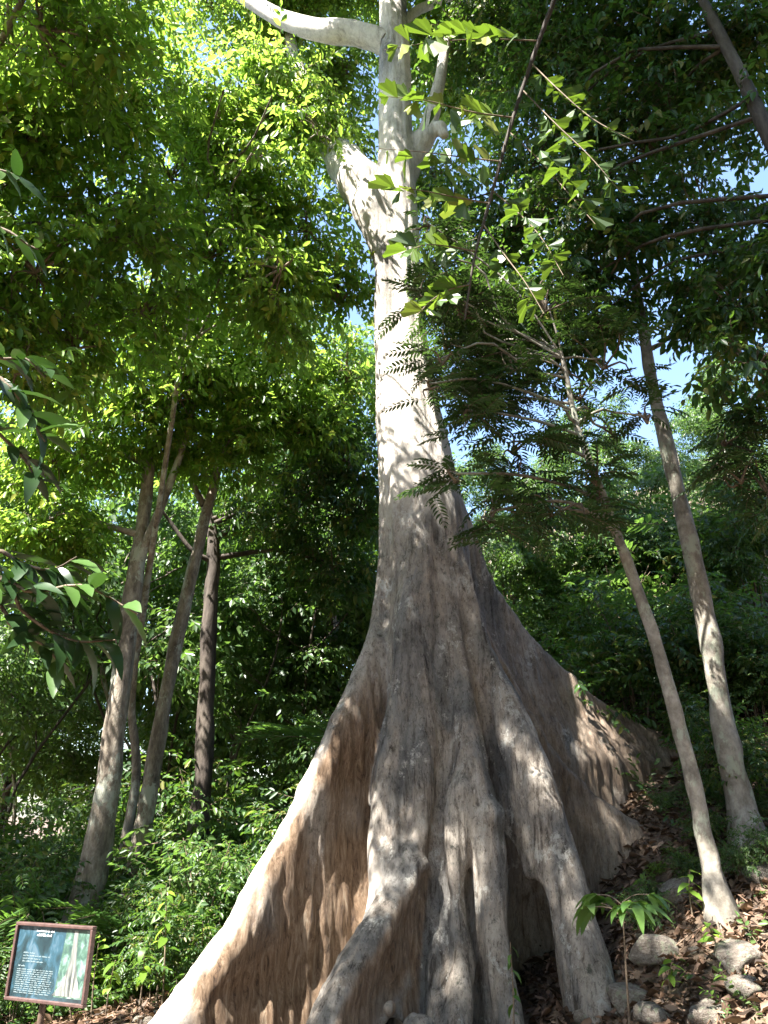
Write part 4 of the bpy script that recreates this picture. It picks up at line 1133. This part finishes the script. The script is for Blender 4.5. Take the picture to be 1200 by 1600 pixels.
# ------------------------------------------------------------------ fishtail palm hanging in at upper right
def fishtail(L, W, seed):
    rs = np.random.default_rng(seed)
    V = [[0, 0, 0]]; m = 6
    for i in range(m + 1):
        a = (i / m - 0.42)
        r = L * (1 - 0.55 * (i / m) ** 1.5) * (1 if i % 2 else 0.86) * rs.uniform(0.9, 1.05)
        V.append([r * math.cos(a * 0.95), r * math.sin(a * 0.95) * W / L * 2.4, 0.025 * L * ((i % 2) - 0.5) - 0.2 * r * r / L + rs.normal(0, 0.01)])
    F = [[0, i + 1, i + 2] for i in range(m)]
    mb = MB(); mb.add(V, np.array(F), 0, rs.uniform(0.2, 0.95))
    return mb.mesh('leaflet', LEAF_PALM, False)
FISH = [fishtail(0.25, 0.13, k) for k in range(7)]
FISH_SHADED = [fishtail(0.25, 0.13, k + 20) for k in range(3)]  # darkened leaflets: shade of the right-hand branchlets put into the colour
for m_ in FISH_SHADED:
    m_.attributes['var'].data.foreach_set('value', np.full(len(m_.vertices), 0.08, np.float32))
def fishtail_palm():
    base = np.array([3.4, 2.6, float(G(3.4, 2.6))])
    root = thing('fishtail_palm', 'near palm with dark arching stem and ragged fishtail leaflets at upper right', 'palm', base)
    mb = MB(); tube(mb, curve([(0, 0, -0.1), (0, 0, 3), (-0.1, 0.1, 6), (-0.15, 0.2, 8.2)], 20), np.linspace(0.09, 0.05, 20), 12, wob=0.1)
    link('trunk', mb.mesh('trunk', BARK_DARK), root)
    rs = np.random.default_rng(5)
    stems = [([base + (-0.15, 0.2, 8.0), P(905, -110, 4.1), P(866, 0, 4.4), P(838, 75, 4.55), P(800, 190, 4.7), P(765, 315, 4.8), P(742, 400, 4.85), P(726, 500, 4.9)],
              [((843, 62), [(760, 60), (680, 65), (600, 78)], 4.5), ((810, 163), [(740, 160), (670, 150), (596, 150)], 4.6), ((784, 245), [(720, 240), (660, 235), (592, 232)], 4.7), ((764, 318), [(710, 308), (660, 298), (610, 292)], 4.75), ((745, 385), [(705, 380), (665, 380), (622, 398)], 4.8), ((733, 450), [(705, 455), (675, 470), (645, 500)], 4.85),
               ((836, 80), [(880, 130), (930, 180), (990, 220)], 4.5), ((818, 135), [(870, 190), (920, 240), (970, 300)], 4.6), ((800, 200), [(850, 250), (890, 300), (930, 350)], 4.65), ((775, 285), [(820, 330), (850, 370), (880, 430)], 4.7), ((755, 350), [(790, 400), (820, 440), (850, 490)], 4.8)])]
    for pts, br in stems:
        q = curve(pts, 40); sm = MB()
        tube(sm, q - base, np.linspace(0.028, 0.008, 40), 8)
        link('frond_stem', sm.mesh('frond_stem', BARK_DARK), root)
        for (a, rest, Y) in br:
            k = curve([P(*a, Y)] + [P(x, y, Y - 0.12 * (i + 1)) for i, (x, y) in enumerate(rest)], 20)
            # start on the stem itself
            j = int(np.argmin(np.linalg.norm(q - k[0], axis=1))); k = k + (q[j] - k[0]) * np.linspace(1, 0, 20)[:, None]
            bm_ = MB(); tube(bm_, k - base, np.linspace(0.007, 0.0025, 20), 5)
            bo = link('branchlet', bm_.mesh('branchlet', TWIG), root)
            L = np.linalg.norm(np.diff(k, axis=0), axis=1).sum()
            k = k + np.sin(np.linspace(0, 3.1, 20))[:, None] * rs.normal(0, 0.05, 3)
            n = int(L / 0.07)
            for i in range(n):
                if rs.random() < 0.14: continue
                t = 0.12 + 0.86 * (i + rs.uniform(-0.3, 0.3)) / n
                p = k[0] * 0; f = t * 19; e = min(18, int(f)); p = k[e] + (k[e + 1] - k[e]) * (f - e)
                T = k[e + 1] - k[e]; T /= np.linalg.norm(T)
                s_ = 1 if i % 2 else -1
                # leaflets stand off the branchlet to both sides in its hanging plane
                up = np.array([0, 0, 1.0]); side = np.cross(T, [0, 1, 0.0]); side /= np.linalg.norm(side)
                dirv = T * rs.uniform(0.35, 0.75) + side * s_ * rs.uniform(0.7, 1.0) + rs.normal(size=3) * 0.36 - (0, 0, 0.2)
                dirv /= np.linalg.norm(dirv)
                nrm = np.array([0, 0.45, 0.9]) + rs.normal(size=3) * 0.6
                y_ = np.cross(nrm, dirv); y_ /= np.linalg.norm(y_); z_ = np.cross(dirv, y_)
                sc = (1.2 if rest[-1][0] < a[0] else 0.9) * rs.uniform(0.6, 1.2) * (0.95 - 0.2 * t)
                o = link('leaflet', FISH[int(rs.integers(0, 7))] if rest[-1][0] < a[0] else FISH_SHADED[int(rs.integers(0, 3))], bo)
                o.matrix_local = Matrix([[dirv[r] * sc, y_[r] * sc, z_[r] * sc, p[r] - base[r]] for r in range(3)] + [[0, 0, 0, 1]])
    mb = MB()
    for c_, r_ in (((1.2, 3.0, 9.9), 0.8), ((2.2, 3.0, 9.6), 0.9)):  # leaf clumps added out of view to shade the right-hand branchlets
        fill_blob(mb, rs, c_, r_, T_PINBIG, 12, tri_leaf_area(.19, .075), 2.6, twigs=False)
    for v in mb.V: v -= base.astype(np.float32)
    link('shade_fronds', mb.mesh('shade_fronds', [LEAF_PALM, TWIG]), root, kind='stuff')
fishtail_palm()

# ------------------------------------------------------------------ signboard
def box(mb, c, sx, sy, sz, bev=0.0):
    x, y, z = c
    V = [[x + a * sx / 2, y + b_ * sy / 2, z + e * sz / 2] for a in (-1, 1) for b_ in (-1, 1) for e in (-1, 1)]
    mb.add(V, np.array([[0, 1, 3, 2], [4, 6, 7, 5], [0, 4, 5, 1], [2, 3, 7, 6], [0, 2, 6, 4], [1, 5, 7, 3]]))

def print_mat(name, stops, scale, stretch, dist=1.0, coat=1.0):
    m, nd, ln = new_mat(name)
    n = noise_tex(nd, ln, scale, stretch, 4, 0.6, dist)
    r = ramp(nd, stops); ln.new(n, r.inputs[0])
    p = nd.new('ShaderNodeBsdfPrincipled'); ln.new(r.outputs[0], p.inputs['Base Color'])
    p.inputs['Roughness'].default_value = 0.35; p.inputs['Coat Weight'].default_value = coat; p.inputs['Coat Roughness'].default_value = 0.05
    o = nd.new('ShaderNodeOutputMaterial'); ln.new(p.outputs[0], o.inputs[0])
    return m

def signboard():
    bl, br, tl, tr = P(8, 1567, 7.62), P(133, 1569, 7.3), P(33, 1447, 7.62), P(153, 1440, 7.3)
    mid = (bl + br) / 2
    wv = br - bl; W = float(np.hypot(wv[0], wv[1])); H = float((tl[2] - bl[2] + tr[2] - br[2]) / 2)
    base = np.array([mid[0], mid[1], float(G(mid[0], mid[1]))])
    root = thing('signboard', 'framed information board with teal print on a low post at lower left', 'sign', base)
    root.rotation_euler = (0, 0, math.atan2(wv[1], wv[0]))
    z0 = (bl[2] + br[2]) / 2 - base[2]
    wood = plain('frame_wood', (0.085, 0.05, 0.045), 0.45, 0.4, 0.3, 20)
    dark = plain('post_wood', (0.09, 0.06, 0.045), 0.6, 0.3, 0.3, 20)
    t = 0.026
    for nm, c, sx, sz in [('frame_bar', (0, 0, z0 + t / 2), W, t), ('frame_bar', (0, 0, z0 + H - t / 2), W, t), ('frame_bar', (-W / 2 + t / 2, 0, z0 + H / 2), t, H - 2 * t), ('frame_bar', (W / 2 - t / 2, 0, z0 + H / 2), t, H - 2 * t)]:
        mb = MB(); box(mb, c, sx, 0.05, sz); o = link(nm, mb.mesh(nm, wood, False), root)
        bv = o.modifiers.new('bevel', 'BEVEL'); bv.width = 0.005; bv.segments = 2
    mb = MB(); box(mb, (0, 0.004, z0 + H / 2), W - 2 * t, 0.012, H - 2 * t)
    link('print_panel', mb.mesh('print_panel', print_mat('teal_print', [(0.32, (0.008, 0.018, 0.024)), (0.47, (0.018, 0.042, 0.052)), (0.58, (0.03, 0.08, 0.115)), (0.72, (0.12, 0.17, 0.21))], 7.0, (1, 1, 0.6)), False), root)
    for dx in (-0.06,):
        mb = MB(); tube(mb, [(dx, 0.05, -0.3), (dx, 0.05, z0 + H * 0.5), (dx, 0.05, z0 + H - 0.03)], [0.028] * 3, 10)
        link('post', mb.mesh('post', dark), root)
    white = plain('print_white', (0.5, 0.54, 0.56), 0.4, 0.3, 0.1)
    grey = plain('print_grey', (0.2, 0.26, 0.28), 0.4, 0.3, 0.15)
    rs = np.random.default_rng(9)
    yf = -0.004
    def words(mb, x0, x1, z, h, gapw=0.012):
        x = x0
        while x < x1 - 0.01:
            w = min(rs.uniform(0.02, 0.06), x1 - x)
            # each word is a row of tiny upright strokes of uneven height
            q = x
            while q < x + w:
                hh = h * rs.choice([0.6, 0.6, 1.0]); bw = h * 0.42
                mb.add([[q, yf, z], [q + bw, yf, z], [q + bw, yf, z + hh], [q, yf, z + hh]], np.array([[0, 1, 2, 3]]))
                q += bw * 1.35
            x += w + gapw
    hd = MB()
    words(hd, -0.20, 0.0, z0 + H * 0.885, 0.019); words(hd, -0.19, -0.01, z0 + H * 0.83, 0.021)
    o = link('heading_print', hd.mesh('heading_print', white, False), root, kind='stuff')
    tx = MB()
    for k in range(4): words(tx, -W * 0.36, -W * 0.36 + [0.14, 0.30, 0.2, 0.23][k], z0 + H * (0.60 - 0.036 * k), 0.011)
    words(tx, -W * 0.40, -W * 0.30, z0 + H * 0.43, 0.013)
    for k in range(12): words(tx, -W * 0.41, W * 0.06 - rs.uniform(0, 0.02), z0 + H * (0.39 - 0.0265 * k), 0.009)
    link('text_print', tx.mesh('text_print', grey, False), root, kind='stuff')
    # picture of a pale buttressed trunk on the right half of the board
    xs = np.array([[0.20, 0.93], [0.195, 0.75], [0.19, 0.55], [0.165, 0.38], [0.12, 0.22], [0.06, 0.11]]); xr = np.array([[0.235, 0.93], [0.24, 0.75], [0.25, 0.55], [0.27, 0.38], [0.30, 0.22], [0.33, 0.11]])
    V = [];
    for a_, b_ in zip(xs, xr):
        m1 = a_[0] + (b_[0] - a_[0]) * 0.5
        V += [[a_[0], yf, z0 + H * a_[1]], [m1, yf - 0.001, z0 + H * a_[1]], [b_[0], yf, z0 + H * b_[1]]]
    F = []
    for i in range(5):
        F += [[3 * i, 3 * i + 3, 3 * i + 4, 3 * i + 1], [3 * i + 1, 3 * i + 4, 3 * i + 5, 3 * i + 2]]
    V = np.array(V); V[:, 0] *= W / 0.76
    pb = MB(); pb.add([[W * 0.10, yf + 0.001, z0 + H * 0.09], [W * 0.45, yf + 0.001, z0 + H * 0.09], [W * 0.45, yf + 0.001, z0 + H * 0.94], [W * 0.16, yf + 0.001, z0 + H * 0.94]], np.array([[0, 1, 2, 3]]))
    link('picture_print', pb.mesh('picture_print', print_mat('picture_leaves', [(0.32, (0.03, 0.05, 0.06)), (0.48, (0.06, 0.12, 0.09)), (0.6, (0.14, 0.22, 0.2)), (0.72, (0.34, 0.4, 0.42))], 16, (1, 1, 0.7), 0.6), False), root)
    pt = MB(); pt.add(V, np.array(F))
    link('picture_trunk', pt.mesh('picture_trunk', print_mat('picture_bark', [(0.34, (0.04, 0.05, 0.05)), (0.5, (0.16, 0.17, 0.16)), (0.66, (0.4, 0.4, 0.36))], 26, (1, 1, 0.12), 0.5), False), root)
signboard()

# ------------------------------------------------------------------ stones, fallen leaves, ground cover
def rock_mesh(seed):
    import bmesh
    bm = bmesh.new(); bmesh.ops.create_icosphere(bm, subdivisions=3, radius=1.0)
    rs = np.random.default_rng(seed)
    v = np.array([q.co for q in bm.verts])
    for _ in range(9):   # planed faces of a broken stone
        n = rs.normal(size=3); n /= np.linalg.norm(n); d = rs.uniform(0.55, 0.85)
        e = v @ n - d; v = v - np.where(e > 0, e * 0.95, 0)[:, None] * n
    v = v * (1 + 0.10 * vnoise(v[:, 0] * 3 + seed, v[:, 1] * 3, v[:, 2] * 3))[:, None]
    for q, c in zip(bm.verts, v): q.co = c
    me = bpy.data.meshes.new('stone'); bm.to_mesh(me); bm.free()
    me.polygons.foreach_set('use_smooth', [True] * len(me.polygons))
    me.materials.append(ROCK)
    return me
ROCKS = [rock_mesh(k) for k in range(6)]
rs_r = np.random.default_rng(91)
def stone(px, py, r, label, group=None, flat=0.6):
    r = r * 0.85
    q = ground_hit(px, py); rr = r * (np.linalg.norm(q - CAM)) / FPX
    o = link('stone', ROCKS[int(rs_r.integers(0, 6))], None, (q[0], q[1], float(G(q[0], q[1])) + rr * flat * 0.05), label, 'stone', group)
    o.scale = (rr, rr * rs_r.uniform(0.7, 1.0), rr * flat); o.rotation_euler = (rs_r.normal(0, .2), rs_r.normal(0, .2), rs_r.uniform(0, 6.28))
for px, py, r, lab in [(1020, 1490, 45, 'large rounded grey stone below the sunlit buttress wall'), (985, 1565, 40, 'broad mossy stone beside the foot of the rounded right buttress'), (925, 1592, 30, 'stone half hidden at the bottom beside the right buttress root'),
                       (1025, 1592, 34, 'reddish stone at the bottom edge right of the seedling stem'), (1150, 1500, 42, 'dark stone on the bank at the right edge'), (1165, 1555, 38, 'big pale stone in the sunny lower right corner'), (1100, 1590, 34, 'pale flat stone at the bottom edge in the right corner'), (1180, 1370, 36, 'upright grey stone at the foot of the pale leaning trunk'), (1060, 1400, 40, 'brownish stone behind the foot of the thin leaning trunk')]:
    stone(px, py, r, lab)
for i in range(34):
    stone(rs_r.uniform(960, 1210), rs_r.uniform(1430, 1640), rs_r.uniform(5, 13), 'small loose stone on the littered bank at lower right', 'small stones on the bank')
for i in range(8):
    stone(rs_r.uniform(120, 300), rs_r.uniform(1575, 1600), rs_r.uniform(8, 16), 'small stone on the soil near the signboard', 'small stones near the signboard')

def fallen_leaves():
    rs = np.random.default_rng(95); mb = MB()
    n = 16000
    x = np.concatenate([rs.uniform(1.4, 7, n), rs.uniform(-5, -0.8, 4000), rs.uniform(2, 8, 5000)])
    y = np.concatenate([rs.uniform(4.5, 10, n), rs.uniform(8.6, 11, 4000), rs.uniform(10, 15, 5000)])
    z = G(x, y) + rs.uniform(0.004, 0.035, len(x))
    temps = []
    for k in range(5):
        v, f = leaf_t(4, 0.095 * rs.uniform(0.6, 1.3), 0.036 * rs.uniform(0.8, 1.3))
        v[:, 2] += 0.02 * np.sin(v[:, 0] * 40 + k)
        temps.append((v, f, np.full(len(v), rs.uniform(0.2, 0.8)), None, None))
    scatter(mb, temps, np.stack([x, y, z], 1), rs.uniform(0, 6.28, len(x)), rs.normal(0, 0.3, len(x)), rs.normal(0, 0.4, len(x)), rs.uniform(0.35, 1.5, len(x)), rs, vjit=0.5)
    for k in range(420):                       # dead twigs among the leaves
        x0, y0 = (rs.uniform(1.8, 6.5), rs.uniform(4.8, 10)) if k < 320 else (rs.uniform(-4.5, -1.2), rs.uniform(8.8, 10.5))
        a, l = rs.uniform(0, 6.28), rs.uniform(0.1, 0.5)
        q = np.array([[x0, y0], [x0 + math.cos(a) * l * 0.5 + rs.normal(0, .02), y0 + math.sin(a) * l * 0.5], [x0 + math.cos(a) * l, y0 + math.sin(a) * l]])
        tube(mb, np.column_stack([q, G(q[:, 0], q[:, 1]) + 0.03 + rs.uniform(0, 0.03, 3)]), [0.006, 0.005, 0.002], 4, 0, rs.uniform(0.2, 0.9), cap=False)
    link('fallen_leaves', mb.mesh('fallen_leaves', LITTER), None, None, 'brown fallen leaves scattered over the forest floor', 'leaf litter', kind='stuff')
fallen_leaves()

def ground_cover():
    rs = np.random.default_rng(96); mb = MB()
    n = 2600
    x = np.concatenate([rs.uniform(-9, -0.6, n), rs.uniform(2.2, 9, 1100)])
    y = np.concatenate([rs.uniform(9.2, 18, n), rs.uniform(8.5, 18, 1100)])
    ok = vnoise(x * 0.8, y * 0.8, x * 0) > -0.25
    ok &= (y > 9.9) | (rs.random(len(x)) < 0.5)
    x, y = x[ok], y[ok]
    scatter(mb, T_SMALL, np.stack([x, y, G(x, y) + 0.05], 1), rs.uniform(0, 6.28, len(x)), rs.uniform(0.2, 1.2, len(x)), rs.normal(0, .4, len(x)), rs.uniform(0.6, 1.3, len(x)), rs)
    x = rs.uniform(2.4, 6, 160); y = rs.uniform(5.2, 8.5, 160)
    scatter(mb, T_SMALL, np.stack([x, y, G(x, y) + 0.03], 1), rs.uniform(0, 6.28, 160), rs.uniform(0.3, 1.2, 160), rs.normal(0, .4, 160), rs.uniform(0.3, 0.7, 160), rs)
    link('ground_cover', mb.mesh('ground_cover', [LEAF_FAR, TWIG]), None, None, 'low green plants covering the forest floor', 'ground cover', kind='stuff')
ground_cover()

# ------------------------------------------------------------------ labels: look-alikes are told apart by their order from the left
def order_labels():
    words = ['first', 'second', 'third', 'fourth', 'fifth', 'sixth', 'seventh', 'eighth', 'ninth', 'tenth', 'eleventh', 'twelfth', 'thirteenth']
    sets = {}
    for o in COL.objects:
        if o.parent is None and o.get('group') and 'behind the viewer' not in o['group'] and 'beyond the left edge' not in o['group'] and not o['group'].startswith('small stones'):
            sets.setdefault((o['group'], o['label']), []).append(o)
    for (g, lab), obs in sets.items():
        if 1 < len(obs) <= 13:
            obs.sort(key=lambda o: o.location.x / max(1.0, o.location.y))
            for w, o in zip(words, obs):
                o['label'] = lab + ', ' + w + ' from the left'
order_labels()
